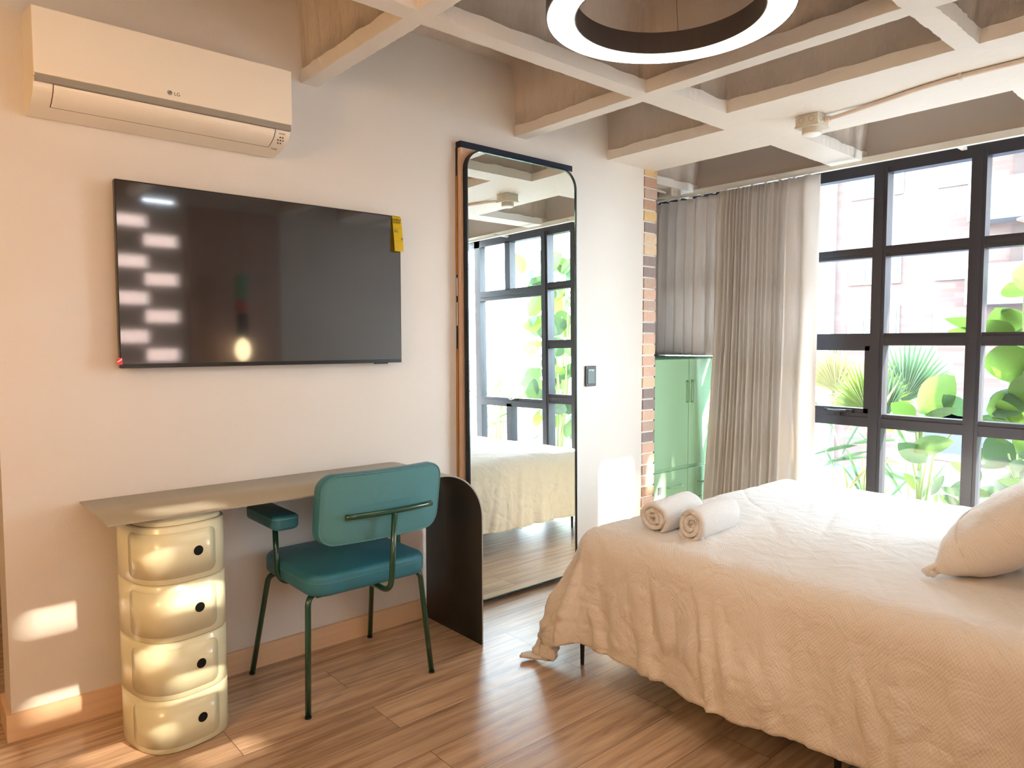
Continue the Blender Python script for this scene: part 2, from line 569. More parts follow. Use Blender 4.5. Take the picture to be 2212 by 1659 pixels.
# wall behind the camera: pierced with staggered slots on the left
bm = bmesh.new()
rowsA = [2.15, 1.862, 1.60, 1.325, 1.05, 0.775]
rowsB = [2.335, 2.02, 1.74, 1.472, 1.19, 0.91]
SH = 0.045
colsA = [(1.18-0.49*k, 1.405-0.49*k) for k in range(4)]
colsB = [(1.370-0.49*k, 1.610-0.49*k) for k in range(4)]
levels = sorted([(z-SH, z+SH, colsA) for z in rowsA]+[(z-SH, z+SH, colsB) for z in rowsB])
zc = 0.0
X0, X1 = -1.85, 3.95
for z0, z1, cols in levels:
    box(bm, X0, X1, YB-0.14, YB, zc, z0)
    xs = X0
    for a, b in sorted(cols):
        box(bm, xs, a, YB-0.14, YB, z0, z1)
        xs = b
    box(bm, xs, X1, YB-0.14, YB, z0, z1)
    zc = z1
box(bm, X0, X1, YB-0.14, YB, zc, 2.9)
box(bm, X1, XW+0.16, YB-0.14, YB, 2.41, 2.9)
struct('wall_back', bm, M_backwall)
struct('trim_2', B(1.66, 2.36, YB, YB+0.03, 0.0, 2.29), M_woodp, label='brown wooden panel on the back wall')

# coffered concrete ceiling -------------------------------------------------
def coffer_ceiling():
    bm = bmesh.new()
    cells = []
    for (x0, x1) in ((-1.0, 0.13), (0.20, 1.265), (1.328, 2.392)):
        for (y0, y1) in ((-0.26, 0.85), (0.917, 1.91), (1.98, 2.80)):
            cells.append((x0, x1, y0, y1))
    for (y0, y1) in ((-0.26, 0.85), (0.917, 1.838)):
        cells.append((2.46, 2.875, y0, y1))
    cells.append((2.46, 3.09, 1.98, 2.80))
    for (y0, y1) in ((-0.26, 0.74), (0.907, 1.80), (1.972, 2.93), (3.04, 3.30)):
        cells.append((3.50, 4.30, y0, y1))
    for (x0, x1) in ((-1.0, 0.13), (0.30, 1.265), (1.328, 2.392)):
        cells.append((x0, x1, 3.0, 4.2))
    # underside: grid of quads without the cells
    xs = sorted(set([-2.0, 4.4]+[c[0] for c in cells]+[c[1] for c in cells]))
    ys = sorted(set([-0.27, 4.75]+[c[2] for c in cells]+[c[3] for c in cells]))
    for i in range(len(xs)-1):
        for j in range(len(ys)-1):
            mx, my = (xs[i]+xs[i+1])/2, (ys[j]+ys[j+1])/2
            if any(c[0] < mx < c[1] and c[2] < my < c[3] for c in cells): continue
            f = bm.faces.new([bm.verts.new(p) for p in ((xs[i], ys[j], ZR), (xs[i], ys[j+1], ZR), (xs[i+1], ys[j+1], ZR), (xs[i+1], ys[j], ZR))])
            f.material_index = 0
    N = 44
    def loop(c, z, inset, jit, seed):
        x0, x1, y0, y1 = c[0]+inset, c[1]-inset, c[2]+inset, c[3]-inset
        pts = []
        for k in range(N): pts.append((x0+(x1-x0)*k/N, y0, 0, 1))
        for k in range(N): pts.append((x1, y0+(y1-y0)*k/N, -1, 0))
        for k in range(N): pts.append((x1-(x1-x0)*k/N, y1, 0, -1))
        for k in range(N): pts.append((x0, y1-(y1-y0)*k/N, 1, 0))
        vs_ = []
        for (x, y, nx, ny) in pts:
            j = noise.noise(Vector((x*9+seed, y*9, z*7)))*jit*0.4+noise.noise(Vector((x*37+seed, y*37, z*7)))*jit*0.6
            j = max(0, j+jit*0.4)
            dz = noise.noise(Vector((x*11-seed, y*11, 3+z)))*jit*1.2 if 2.32 < z < 2.6 else 0
            vs_.append(bm.verts.new((x+nx*j, y+ny*j, z+dz)))
        return vs_
    for ci, c in enumerate(cells):
        big = c[0] in (2.46,) and c[1] < 3.0
        L = [loop(c, ZR, 0, 0, ci), loop(c, ZR, 0.0005, 0.006, ci), loop(c, ZR+0.052, 0.004, 0.007, ci+.5), loop(c, ZR+0.056, -0.006, 0.004, ci+2),
             loop(c, 2.45, -0.002, 0.008, ci+3), loop(c, 2.55, 0.006, 0.008, ci+4), loop(c, ZC-0.02, 0.015, 0.006, ci+5), loop(c, ZC, 0.04, 0.004, ci+6)]
        for a in range(len(L)-1):
            for k in range(4*N):
                f = bm.faces.new((L[a][k], L[a][(k+1) % (4*N)], L[a+1][(k+1) % (4*N)], L[a+1][k]))
                f.material_index = 0 if a < 2 else 1
                f.smooth = a > 2
        f = bm.faces.new(L[-1]); f.material_index = 1
    return bm
bm = coffer_ceiling()
box(bm, -2.0, 4.4, -0.45, 4.75, 2.90, 3.0, 0)
o = struct('ceiling', bm, [M_uplaster, M_concrete], recalc=False)

# ================================================================== WINDOWS
FX0, FX1 = XW, XW+0.07
def bar(bm, x0, x1, y0, y1, z0, z1, groove=None):
    box(bm, x0, x1, y0, y1, z0, z1)
w1 = bmesh.new()
box(w1, FX0, FX1, -0.30, 3.30, 2.230, 2.297)                  # head
box(w1, FX0, FX1, -0.30, 3.30, 0.0, 0.06)                     # foot
box(w1, FX0, FX1, -0.10, -0.02, 0.0, 2.297)
box(w1, FX0, FX0+0.05, -0.34, -0.29, 0.0, 2.30)                # corner post
for a, b in ((0.84, 0.92), (1.192, 1.262), (1.672, 1.745), (2.60, 2.67), (3.24, 3.30)):
    box(w1, FX0-0.008, FX1, a, b, 0.0, 2.26)
    c_ = (a+b)/2
    box(w1, FX0-0.014, FX0, c_-0.018, c_+0.018, 0.0, 2.26)
for a, b in ((0.35, 0.42),):
    box(w1, FX0, FX1, a, b, 1.80, 2.24)
    box(w1, FX0, FX1, a, b, 0.05, 0.76)
for (ya, yb, zs) in ((1.745, 3.24, ((1.765, 1.822), (1.258, 1.330), (0.789, 0.868))), (1.262, 1.672, ((1.762, 1.822), (1.262, 1.331), (0.789, 0.868))),
                     (0.92, 1.192, ((1.762, 1.822), (1.262, 1.331), (0.789, 0.868))), (-0.02, 0.84, ((1.72, 1.81), (0.735, 0.815)))):
    for a, b in zs:
        box(w1, FX0, FX1, ya, yb, a, b)
        c_ = (a+b)/2
        box(w1, FX0-0.006, FX0, ya, yb, c_-0.012, c_+0.016)
# opening sash of the left bay
for a in (0.868, 1.232):
    box(w1, FX0+0.004, FX1-0.004, 1.745, 2.60, a, a+0.026)
for a in (1.745, 2.57):
    box(w1, FX0+0.004, FX1-0.004, a, a+0.032, 0.868, 1.258)
wo = struct('window_1', w1, M_frame, label='black steel framed grid window beside the bed')
g = bmesh.new()
box(g, FX0+0.034, FX0+0.038, -0.30, 3.24, 0.05, 2.24)
part('window_pane', g, M_glass, wo)
h = bmesh.new()
box(h, FX0-0.022, FX0, 1.83, 2.00, 0.868, 0.885)
tube(h, [(FX0-0.03, 1.86, 0.878), (FX0-0.035, 1.92, 0.874), (FX0-0.03, 1.97, 0.876)], 0.006)
box(h, FX0-0.02, FX0, 1.90, 1.935, 0.845, 0.868)
part('window_latch', h, M_black, wo)
h = bmesh.new()
box(h, FX0-0.022, FX0, 0.40, 0.52, 0.80, 0.816)
tube(h, [(FX0-0.03, 0.42, 0.81), (FX0-0.035, 0.46, 0.80), (FX0-0.03, 0.50, 0.81)], 0.006)
part('window_latch', h, M_black, wo)
w2 = bmesh.new()
box(w2, 3.95, 4.232, YB-0.10, YB-0.04, 2.37, 2.41)
box(w2, 3.95, 4.232, YB-0.10, YB-0.04, 0.0, 0.06)
box(w2, 3.95, 3.975, YB-0.10, YB-0.04, 0.06, 2.37)
wo2 = struct('window_2', w2, M_frame, label='narrow window at the corner of the back wall')
part('window_pane', B(3.975, 4.232, YB-0.072, YB-0.068, 0.06, 2.37), M_glass, wo2)
# white ledge strip above the window
struct('trim_3', B(XW-0.055, XW, -0.25, 3.3, 2.300, 2.325), M_rail)

# ================================================================== AIR CONDITIONER
ax0, ax1 = 0.338, 1.130
ac = thing('air_conditioner', 'white split air conditioner mounted high on the wall above the television', 'air conditioner', (0.734, D, 2.0))
prof = [(D, 2.300), (D-0.015, 2.303), (D-0.19, 2.270), (D-0.197, 2.262), (D-0.197, 2.068), (D-0.185, 2.066), (D-0.183, 2.055)]
cn = 14
for k in range(cn+1):
    t = k/cn
    a = t*PI/2
    prof.append((D-0.183+0.17*(1-math.cos(a)), 2.055-0.062*math.sin(a)))
prof.append((D, 1.998))
bm = bmesh.new(); prism(bm, prof, 0, ax0, ax1)
part('body', bm, M_acw, ac)
bm = rbox(ax0-0.001, ax1+0.001, D-0.204, D-0.192, 2.0745, 2.268, 0.003, 2)
fp = part('front_panel', bm, M_acw, ac)
part('grey_strip', B(ax0+0.003, ax1-0.003, D-0.200, D-0.186, 2.054, 2.0742), M_acg, ac)
# flap: curved plate following the body below the strip
bm = bmesh.new()
def acs(t, off):
    a = t*PI/2
    y = D-0.183+0.17*(1-math.cos(a)); z = 2.055-0.062*math.sin(a)
    n_ = Vector((0, -math.cos(a), -math.sin(a)*0.9)).normalized()
    return Vector((0, y, z))+n_*off
rows = []
for k in range(9):
    t = 0.02+0.56*k/8
    rows.append((acs(t, 0.0035), acs(t, -0.002)))
fx0, fx1 = ax0+0.052, ax1-0.058
pr = [(p.y, p.z) for p, q in rows]+[(q.y, q.z) for p, q in rows][::-1]
prism(bm, pr, 0, fx0, fx1)
part('air_flap', bm, M_acw, ac)
bm = bmesh.new()
pr = [((acs(0.0+0.60*k/9, 0.0012)).y, (acs(0.0+0.60*k/9, 0.0012)).z) for k in range(10)]+[((acs(0.0+0.60*k/9, -0.002)).y, (acs(0.0+0.60*k/9, -0.002)).z) for k in range(10)][::-1]
prism(bm, pr, 0, fx0-0.002, fx1+0.0035)
part('flap_gap', bm, M_dark, ac)
# display dots
bm = bmesh.new()
for k in range(7):
    a = 2*PI*k/6
    rr = 0.0095 if k < 6 else 0
    t0 = 0.33
    c0 = acs(t0+0.11*rr/0.0095*math.sin(a)*0.9, 0.0014)
    cc = Vector((ax1-0.028+rr*math.cos(a), c0.y, c0.z))
    aa = t0*PI/2
    nn = Vector((0, -math.cos(aa), -math.sin(aa)*0.9)).normalized()
    u_ = Vector((1, 0, 0)); v_ = nn.cross(u_)
    vs_ = [bm.verts.new(cc+u_*0.0033*math.cos(2*PI*j/14)+v_*0.0033*math.sin(2*PI*j/14)) for j in range(14)]
    bm.faces.new(vs_)
part('display_dots', bm, M_grey, ac)
aa = 0.16*PI/2
cc = acs(0.12, 0.0012)
text_obj('display_text', 'POWER', 0.007, M_grey, ac, (ax1-0.042, cc.y, cc.z-0.003), (1, 0, 0), (0, -0.25, 1), 0.0002)
cc = acs(0.62, 0.0012)
text_obj('display_text', 'TIMER', 0.009, M_grey, ac, (ax1-0.045, cc.y, cc.z-0.003), (1, 0, 0), (0, -0.9, 0.7), 0.0002)
# maker's mark on the front
lx, lz, ly = 0.7235, 2.0975, D-0.2045
bm = bmesh.new()
vs_ = [bm.verts.new((lx-0.012+0.0078*math.cos(2*PI*k/32), ly, lz+0.0075*math.sin(2*PI*k/32))) for k in range(32)]
bm.faces.new(vs_)
mk = part('logo_disc', bm, M_grey, ac)
bm = bmesh.new()
tube(bm, [(lx-0.012+0.0058*math.cos(R(a)), ly-0.0004, lz+0.0058*math.sin(R(a))) for a in range(0, -300, -12)], 0.0005, 6)
tube(bm, [(lx-0.012, ly-0.0004, lz+0.0034), (lx-0.012, ly-0.0004, lz-0.0034), (lx-0.0093, ly-0.0004, lz-0.0034)], 0.0005, 6)
tube(bm, [(lx-0.0135-0.001, ly-0.0004, lz+0.002), (lx-0.0155, ly-0.0004, lz+0.002)], 0.0008, 6)
tube(bm, [(lx-0.0105, ly-0.0004, lz), (lx-0.006, ly-0.0004, lz)], 0.0005, 6)
part('logo_lines', bm, M_paperw, mk)
text_obj('logo_text', 'LG', 0.0155, M_grey, ac, (lx+0.001, ly, lz-0.0058), (1, 0, 0), (0, 0, 1), 0.0002)

# ================================================================== TELEVISION
tv = thing('television', 'large flat black television hung on the wall over the desk', 'television', (1.124, D, 1.5))
part('back_case', rbox(0.60, 1.65, 2.70, D-0.002, 1.25, 1.75, 0.01, 2), M_black, tv)
part('bezel', rbox(0.570, 1.677, 2.674, 2.702, 1.193, 1.825, 0.003, 2), M_tvframe, tv)
part('screen', B(0.574, 1.673, 2.6735, 2.678, 1.208, 1.820), M_screen, tv)
bm = B(0.572, 1.675, 2.6725, 2.676, 1.1945, 1.206)
part('lower_trim', bm, M_tvframe, tv)
part('infrared_foot', rbox(1.55, 1.61, 2.675, 2.695, 1.188, 1.1935, 0.001, 1), M_black, tv)
# hanging yellow card
card = thing('energy_label', 'yellow energy guide card hanging on the right corner of the television', 'label', (1.654, 2.668, 1.822))
bm = bmesh.new()
def cardc(z): # curl away from screen
    t = (1.822-z)/0.15
    return 2.671-0.016*math.sin(min(1, t)*PI*0.5)
cz = [1.822-0.15*k/10 for k in range(11)]
A = [[bm.verts.new((x+0.003*(1.822-z)/0.15, cardc(z)-dy, z)) for z in cz] for x in (1.632, 1.677) for dy in (0,)]
for k in range(10): bm.faces.new((A[0][k], A[1][k], A[1][k+1], A[0][k+1]))
bmesh.ops.solidify(bm, geom=bm.faces[:], thickness=0.0006)
cp = part('card', bm, M_yellow, card)
def cy(z): return cardc(z)-0.0012
text_obj('card_text', 'ENERGY', 0.0118, M_dark, card, (1.6335, cy(1.805), 1.803), (1, 0, 0), (0, 0.1, 1), 0.0002)
text_obj('card_text', 'GUIDE \u25be', 0.0118, M_dark, card, (1.6345, cy(1.795), 1.7925), (1, 0, 0), (0, 0.1, 1), 0.0002)
text_obj('card_text', '$23', 0.014, M_grey, card, (1.6375, cy(1.757), 1.7535), (1, 0, 0), (0, 0.1, 1), 0.0002)
for z, x0, x1, t in ((1.769, 1.635, 1.677, .0005), (1.728, 1.668, 1.678, .003), (1.723, 1.668, 1.678, .002), (1.716, 1.636, 1.678, .0005)):
    part('card_print', B(x0, x1, cy(z)-0.0004, cy(z), z-t/2, z+t/2), M_grey, card)
rs = tag(obj('sticker', B(0.560, 0.577, 2.6715, 2.6735, 1.206, 1.229), M_red), 'small red square sticker on the lower left corner of the television', 'sticker')
bm = bmesh.new()
prism(bm, [(0.562, 1.213), (0.575, 1.222), (0.575, 1.226), (0.562, 1.217)], 1, 2.6710, 2.6715)
part('sticker_stripe', bm, M_paperw, rs)

# ================================================================== DESK
desk = thing('desk', 'thin olive grey sheet steel desk curving down into a dark side panel', 'desk', (1.1, 2.52, 0))
r_ = 0.205
prof_o = [(0.445, 0.750)]
prof_i = [(0.445, 0.746)]
cxx, czz = 1.835-r_, 0.750-r_
for k in range(17):
    a = PI/2*(1-k/16)
    prof_o.append((cxx+r_*math.cos(a), czz+r_*math.sin(a)))
    prof_i.append((cxx+(r_-0.006)*math.cos(a), czz+(r_-0.006)*math.sin(a)))
prof_o.append((1.835, 0.0)); prof_i.append((1.829, 0.0))
bm = bmesh.new()
ny = 2
ys_ = [2.305, 2.722]
Vo = [[bm.verts.new((x, y, z)) for x, z in prof_o] for y in ys_]
Vi = [[bm.verts.new((x, y, z)) for x, z in prof_i] for y in ys_]
n_ = len(prof_o)
for k in range(n_-1):
    f = bm.faces.new((Vo[0][k], Vo[0][k+1], Vo[1][k+1], Vo[1][k])); f.material_index = 0; f.smooth = True
    f = bm.faces.new((Vi[0][k], Vi[1][k], Vi[1][k+1], Vi[0][k+1])); f.material_index = 1; f.smooth = True
    bm.faces.new((Vo[0][k], Vi[0][k], Vi[0][k+1], Vo[0][k+1]))
    bm.faces.new((Vo[1][k], Vo[1][k+1], Vi[1][k+1], Vi[1][k]))
bm.faces.new((Vo[0][0], Vo[1][0], Vi[1][0], Vi[0][0]))
bm.faces.new((Vo[0][-1], Vi[0][-1], Vi[1][-1], Vo[1][-1]))
part('sheet_top', bm, [M_desk, M_deskin], desk)

# ================================================================== ROUND DRAWER TOWER
ctr = Vector((0.66, 2.47))
A_, B_, NE = 0.1425, 0.16, 2.8
TROT = R(10)
tower = thing('drawer_tower', 'glossy pale yellow oval plastic storage tower with four doors under the desk', 'storage unit', (0.66, 2.49, 0))
def oval(s=0.0, n=96, a0=0, a1=2*PI, full=True):
    out = []
    for k in range(n if full else n+1):
        t = a0+(a1-a0)*k/n
        c, s_ = math.cos(t), math.sin(t)
        x = (A_+s)*math.copysign(abs(c)**(2/NE), c)
        y = (B_+s)*math.copysign(abs(s_)**(2/NE), s_)
        out.append((ctr.x+x*math.cos(TROT)-y*math.sin(TROT), ctr.y+x*math.sin(TROT)+y*math.cos(TROT)))
    return out
# front arc of the oval measured by length
ARC = [Vector(p) for p in oval(0.0, 400, R(184), R(290), False)]
ALEN = [0.0]
for k in range(1, len(ARC)): ALEN.append(ALEN[-1]+(ARC[k]-ARC[k-1]).length)
WD = ALEN[-1]
tiers = [(0.0, 0.170), (0.170, 0.352), (0.352, 0.534), (0.534, 0.716)]
def ovlayer(bm, stack):
    rings = []
    for s, z in stack:
        rings.append([bm.verts.new((x, y, z)) for x, y in oval(s)])
    for i in range(len(rings)-1):
        for k in range(96):
            bm.faces.new((rings[i][k], rings[i][(k+1) % 96], rings[i+1][(k+1) % 96], rings[i+1][k])).smooth = (0 < i < len(rings)-2) or len(rings) < 4
    bm.faces.new(rings[0][::-1]); bm.faces.new(rings[-1])
    return bm
for i, (z0, z1) in enumerate(tiers):
    bm = ovlayer(bmesh.new(), [(-0.004, z0+0.0005), (0, z0+0.004), (0, z1-0.004), (-0.004, z1-0.0005)])
    t_ = part('module', bm, M_comp, tower, smooth=False)
    # door: raised curved plate on the front between parameter angles, with rounded corners
    zc0, zc1 = z0+0.022, z1-0.022
    def front_pt(u, off):    # u in 0..1 along the front arc
        L_ = u*WD
        k = 0
        while k < len(ALEN)-2 and ALEN[k+1] < L_: k += 1
        d_ = (ARC[k+1]-ARC[k])
        p_ = ARC[k]+d_*((L_-ALEN[k])/d_.length)
        e_ = (ARC[min(k+6, len(ARC)-1)]-ARC[max(k-5, 0)]).normalized()
        return Vector((p_.x+e_.y*off, p_.y-e_.x*off, 0))
    def plate(rc, grow, off, depth):
        bm = bmesh.new()
        w = WD
        out = rrect(-grow, w+grow, zc0-grow, zc1+grow, rc, 6)
        nu = 30
        # build as grid clipped by rounded rect: for every column, z-range
        cols = []
        us = sorted(set([(-grow+(w+2*grow)*k/nu) for k in range(nu+1)]+[-grow+rc*(1-math.cos(R(a))) for a in (0, 20, 40, 60, 80, 90)]+[w+grow-rc*(1-math.cos(R(a))) for a in (0, 20, 40, 60, 80, 90)]))
        for uu in us:
            dl = min(uu+grow, w+grow-uu)
            cut = rc-math.sqrt(max(0, rc*rc-(rc-dl)**2)) if dl < rc else 0
            p = front_pt(uu/w, off); q = front_pt(uu/w, off-depth)
            za, zb = zc0-grow+cut, zc1+grow-cut
            cols.append([bm.verts.new((p.x, p.y, za)), bm.verts.new((p.x, p.y, zb)), bm.verts.new((q.x, q.y, za)), bm.verts.new((q.x, q.y, zb))])
        for k in range(len(cols)-1):
            a, b = cols[k], cols[k+1]
            f = bm.faces.new((a[0], b[0], b[1], a[1])); f.smooth = True
            bm.faces.new((a[0], a[2], b[2], b[0])); bm.faces.new((a[1], b[1], b[3], a[3])); bm.faces.new((a[2], a[3], b[3], b[2]))
        a = cols[0]; bm.faces.new((a[0], a[1], a[3], a[2]))
        a = cols[-1]; bm.faces.new((a[0], a[2], a[3], a[1]))
        return bm
    part('door_frame', plate(0.024, 0.0025, 0.0012, 0.010), M_comp, t_)
    dr = part('door', plate(0.022, 0.0, 0.0030, 0.010), M_comp, t_)
    # finger hole
    zc_ = (z0+z1)/2+0.003
    pc = front_pt(0.80, 0.0036); pl = front_pt(0.77, 0.0036); pr_ = front_pt(0.83, 0.0036)
    tx = (pr_-pl).normalized()
    nrm = Vector((tx.y, -tx.x, 0))
    bm = bmesh.new()
    for rad, off in ((0.0155, 0.001),):
        vs_ = [bm.verts.new(Vector((pc.x, pc.y, zc_))+tx*rad*math.cos(2*PI*k/32)+Vector((0, 0, 1))*rad*math.sin(2*PI*k/32)+nrm*off) for k in range(32)]
        bm.faces.new(vs_)
    bmesh.ops.solidify(bm, geom=bm.faces[:], thickness=0.002)
    part('finger_hole', bm, M_dark, t_)
bm = ovlayer(bmesh.new(), [(-0.008, 0.717), (-0.008, 0.730), (-0.016, 0.734), (-0.022, 0.7455)])
part('lid', bm, M_comp, tower)

# ================================================================== CHAIR
ch = thing('armchair', 'teal upholstered armchair with dark green tubular steel frame pushed under the desk', 'chair', (1.27, 2.46, 0))
def cushion(x0, x1, y0, y1, z0, z1, rc=0.06, re=0.022, crown=0.012, nx=28, ny=26, front_round=None):
    """upholstered pad: rounded-rectangle plan, rounded edges, crowned top"""
    bm = bmesh.new()
    cx_, cy_ = (x0+x1)/2, (y0+y1)/2
    layers = []
    steps = 5
    prof = []
    for k in range(steps+1):
        a = PI/2*k/steps
        prof.append((re*(1-math.sin(a)), z0+re*(1-math.cos(a))))
    prof = [(re*(1-math.sin(PI/2*k/steps)), z0+re*(1-math.cos(PI/2*k/steps))) for k in range(steps+1)]
    prof += [(re*(1-math.cos(PI/2*k/steps)), z1-re+re*math.sin(PI/2*k/steps)) for k in range(steps+1)]
    for ins, z in prof:
        layers.append([bm.verts.new((x, y, z)) for x, y in rrect(x0+ins, x1-ins, y0+ins, y1-ins, max(rc-ins, 0.005), 6)])
    n = len(layers[0])
    for i in range(len(layers)-1):
        for k in range(n): bm.faces.new((layers[i][k], layers[i][(k+1) % n], layers[i+1][(k+1) % n], layers[i+1][k]))
    bm.faces.new(layers[0][::-1])
    prev = layers[-1]
    for s in (0.85, 0.6, 0.3):
        cur = [bm.verts.new((cx_+(v.co.x-cx_)*s, cy_+(v.co.y-cy_)*s, z1+crown*(1-s*s))) for v in layers[-1]]
        for k in range(n): bm.faces.new((prev[k], prev[(k+1) % n], cur[(k+1) % n], cur[k]))
        prev = cur
    c = bm.verts.new((cx_, cy_, z1+crown))
    for k in range(n): bm.faces.new((prev[k], prev[(k+1) % n], c))
    return bm
seat = part('seat', cushion(1.035, 1.515, 2.225, 2.685, 0.402, 0.480, 0.075, 0.024, 0.014), M_teal, ch, smooth=True)
for z_, nm in ((0.458, 'seat_piping'),):
    pts = [(x, y, z_+0.006) for x, y in rrect(1.0375, 1.5125, 2.2275, 2.6825, 0.073, 6)]
    bm = bmesh.new(); tube(bm, pts, 0.0022, 6, closed=True)
    part(nm, bm, M_teal, seat, smooth=True)
    bm = bmesh.new()
    # stitch line
    q = rrect(1.034, 1.516, 2.224, 2.686, 0.075, 6)
    for i in range(len(q)):
        a = Vector((*q[i], z_-0.004)); b = Vector((*q[(i+1) % len(q)], z_-0.004))
        L_ = (b-a).length; ns = max(1, int(L_/0.008))
        for j in range(ns):
            p0 = a+(b-a)*((j+0.2)/ns); p1 = a+(b-a)*((j+0.75)/ns)
            tube(bm, [p0, p1], 0.0008, 4)
    part('stitching', bm, M_thread, seat)
# backrest: curved pad, leaning back, wraps slightly forward at its ends
def backrest():
    bm = bmesh.new()
    W, H = 0.485, 0.250
    NX, NZ = 30, 16
    def P(u, v, side, inset=0.0):
        x = (u-0.5)*W; z = (v-0.5)*H
        curve = 0.05*(2*abs(u-0.5))**2.2        # ends forward (+y)
        y = curve + side + 0.10*(-z)*1.2
        return Vector((1.275+x, 2.165+y, 0.708+z))
    ring_prof = []
    out = rrect(0, 1, 0, 1, 0.0, 1)
    # build shell from rounded-rect contour layers in (u,v)
    def contour(ins, side):
        r0 = 0.055
        pts = rrect(-W/2+ins, W/2-ins, -H/2+ins, H/2-ins, max(r0-ins, 0.004), 8)
        # densify long edges
        res = []
        for i in range(len(pts)):
            a = pts[i]; b = pts[(i+1) % len(pts)]
            L_ = math.hypot(b[0]-a[0], b[1]-a[1]); k = max(1, int(L_/0.02))
            for j in range(k): res.append((a[0]+(b[0]-a[0])*j/k, a[1]+(b[1]-a[1])*j/k))
        return res, side
    def emit(pts, side):
        o = []
        for x, z in pts:
            curve = 0.035*(2*abs(x)/W)**2.0
            y = curve+side-0.16*z
            o.append(bm.verts.new((1.288+x, 2.155+y, 0.712+z)))
        return o
    base, _ = contour(0, 0)
    n = len(base)
    def sc(ins):
        k = 1-ins/0.12
        return [(x*(1-ins/(W/2)), z*(1-ins/(H/2))) for x, z in base]
    th = 0.062
    re = 0.02
    Ls = []
    for ins, side in ((0.115, -0.003), (0.06, -0.0025), (0.02, -0.001), (0.006, 0.0), (0.0015, 0.003), (0, 0.008), (0, th-re), (0.004, th-0.009), (0.012, th-0.002), (0.03, th+0.002), (0.07, th+0.008), (0.115, th+0.010)):
        Ls.append(emit(sc(ins), side))
    for i in range(len(Ls)-1):
        for k in range(n): bm.faces.new((Ls[i][k], Ls[i][(k+1) % n], Ls[i+1][(k+1) % n], Ls[i+1][k])).material_index = 1 if i < 3 else 0
    f = bm.faces.new(Ls[0][::-1]); f.material_index = 1
    bm.faces.new(Ls[-1])
    return bm, base
bmb, base = backrest()
back = part('backrest', bmb, [M_teal, M_tealf], ch, smooth=True)
W = 0.485
pts = [(1.288+x*0.985, 2.155+0.035*(2*abs(x)/W)**2-0.16*z-0.001, 0.712+z*0.97) for x, z in base]
bm = bmesh.new(); tube(bm, pts, 0.0028, 6, closed=True)
part('back_piping', bm, M_tealf, back, smooth=True)
# arm pads
for s, nm in ((-1, 'armrest'), (1, 'armrest')):
    xc = 1.285+s*0.268
    arm = part('armrest', cushion(xc-0.049, xc+0.049, 2.375, 2.655, 0.622, 0.674, 0.030, 0.014, 0.006), M_teal, ch, smooth=True)
    bm = bmesh.new()
    q = rrect(xc-0.0495, xc+0.0495, 2.3745, 2.6555, 0.030, 5)
    tube(bm, [(x, y, 0.6625) for x, y in q], 0.0013, 5, closed=True)
    part('stitching', bm, M_thread, arm)
    # arm support tube: rises from under the seat
    xs_ = 1.285+s*0.258
    bm = T(smooth_path([(1.275+s*0.12, 2.50, 0.395), (xs_, 2.50, 0.395), (xs_, 2.515, 0.63)], 0.07, 8), 0.0105, 14)
    part('arm_support', bm, M_green, ch, smooth=True)
for (xt, yt, xb, yb) in ((1.045, 2.285, 1.016, 2.236), (1.505, 2.285, 1.527, 2.240), (1.045, 2.625, 0.995, 2.685), (1.495, 2.625, 1.512, 2.690)):
    cxs = 1.27+(xt-1.27)*0.75
    bm = T(smooth_path([(cxs, 2.46+(yt-2.46)*0.8, 0.398), (xt, yt, 0.398), (xb, yb, 0.0)], 0.035, 8), 0.0105, 14)
    lg = part('leg', bm, M_green, ch, smooth=True)
    part('foot_cap', CY((xb, yb, 0.0), 0.0118, 0.006, 16), M_black, lg)
bm = T(smooth_path([(1.292, 2.36, 0.397), (1.292, 2.145, 0.397), (1.292, 2.115, 0.688)], 0.06, 10), 0.0105, 14)
part('back_stem', bm, M_green, ch, smooth=True)
pts = [(1.120+0.345*k/14, 2.128+0.035*(2*abs(-0.17+0.34*k/14)/W)**2, 0.692) for k in range(15)]
bm = T(pts, 0.0105, 14)
part('back_bar', bm, M_green, ch, smooth=True)
part('seat_base', rbox(1.07, 1.47, 2.27, 2.64, 0.393, 0.408, 0.004, 1), M_black, ch)

# ================================================================== WALL BOARD + LEANING MIRROR
wb = thing('wall_board', 'shallow tan board with a navy top bar fixed to the wall behind the mirror', 'board', (2.39, D, 0))
part('panel', B(2.024, 2.762, 2.700, 2.7355, 0.0, 2.188), M_board, wb)
part('top_bar', rbox(2.0215, 2.7645, 2.6975, 2.7355, 2.188, 2.218, 0.001, 1), M_navy, wb)
part('edge_strip', B(2.0195, 2.0240, 2.725, 2.7355, 0.0, 2.188), M_black, wb)
for z0, z1, m_ in ((2.06, 1.60, M_gold), (1.585, 1.50, M_rail), (1.47, 1.36, M_rail), (1.25, 0.20, M_gold)):
    part('edge_inlay', B(2.018, 2.0200, 2.7235, 2.7300, z1, z0), m_, wb)
mi = thing('mirror', 'tall rectangular mirror with rounded corners leaning on the wall', 'mirror', (2.40, 2.66, 0))
mx0, mx1, mz0, mz1 = 2.034, 2.766, 0.022, 2.183
def mirror_solid(g, y0, y1, r):
    bm = bmesh.new()
    prism(bm, rrect(mx0+g, mx1-g, mz0+g, mz1-g, r, 12), 1, y0, y1)
    return bm
def lean(bm):
    for v in bm.verts:
        v.co.y -= (mz1-v.co.z)/(mz1-mz0)*0.02
    return bm
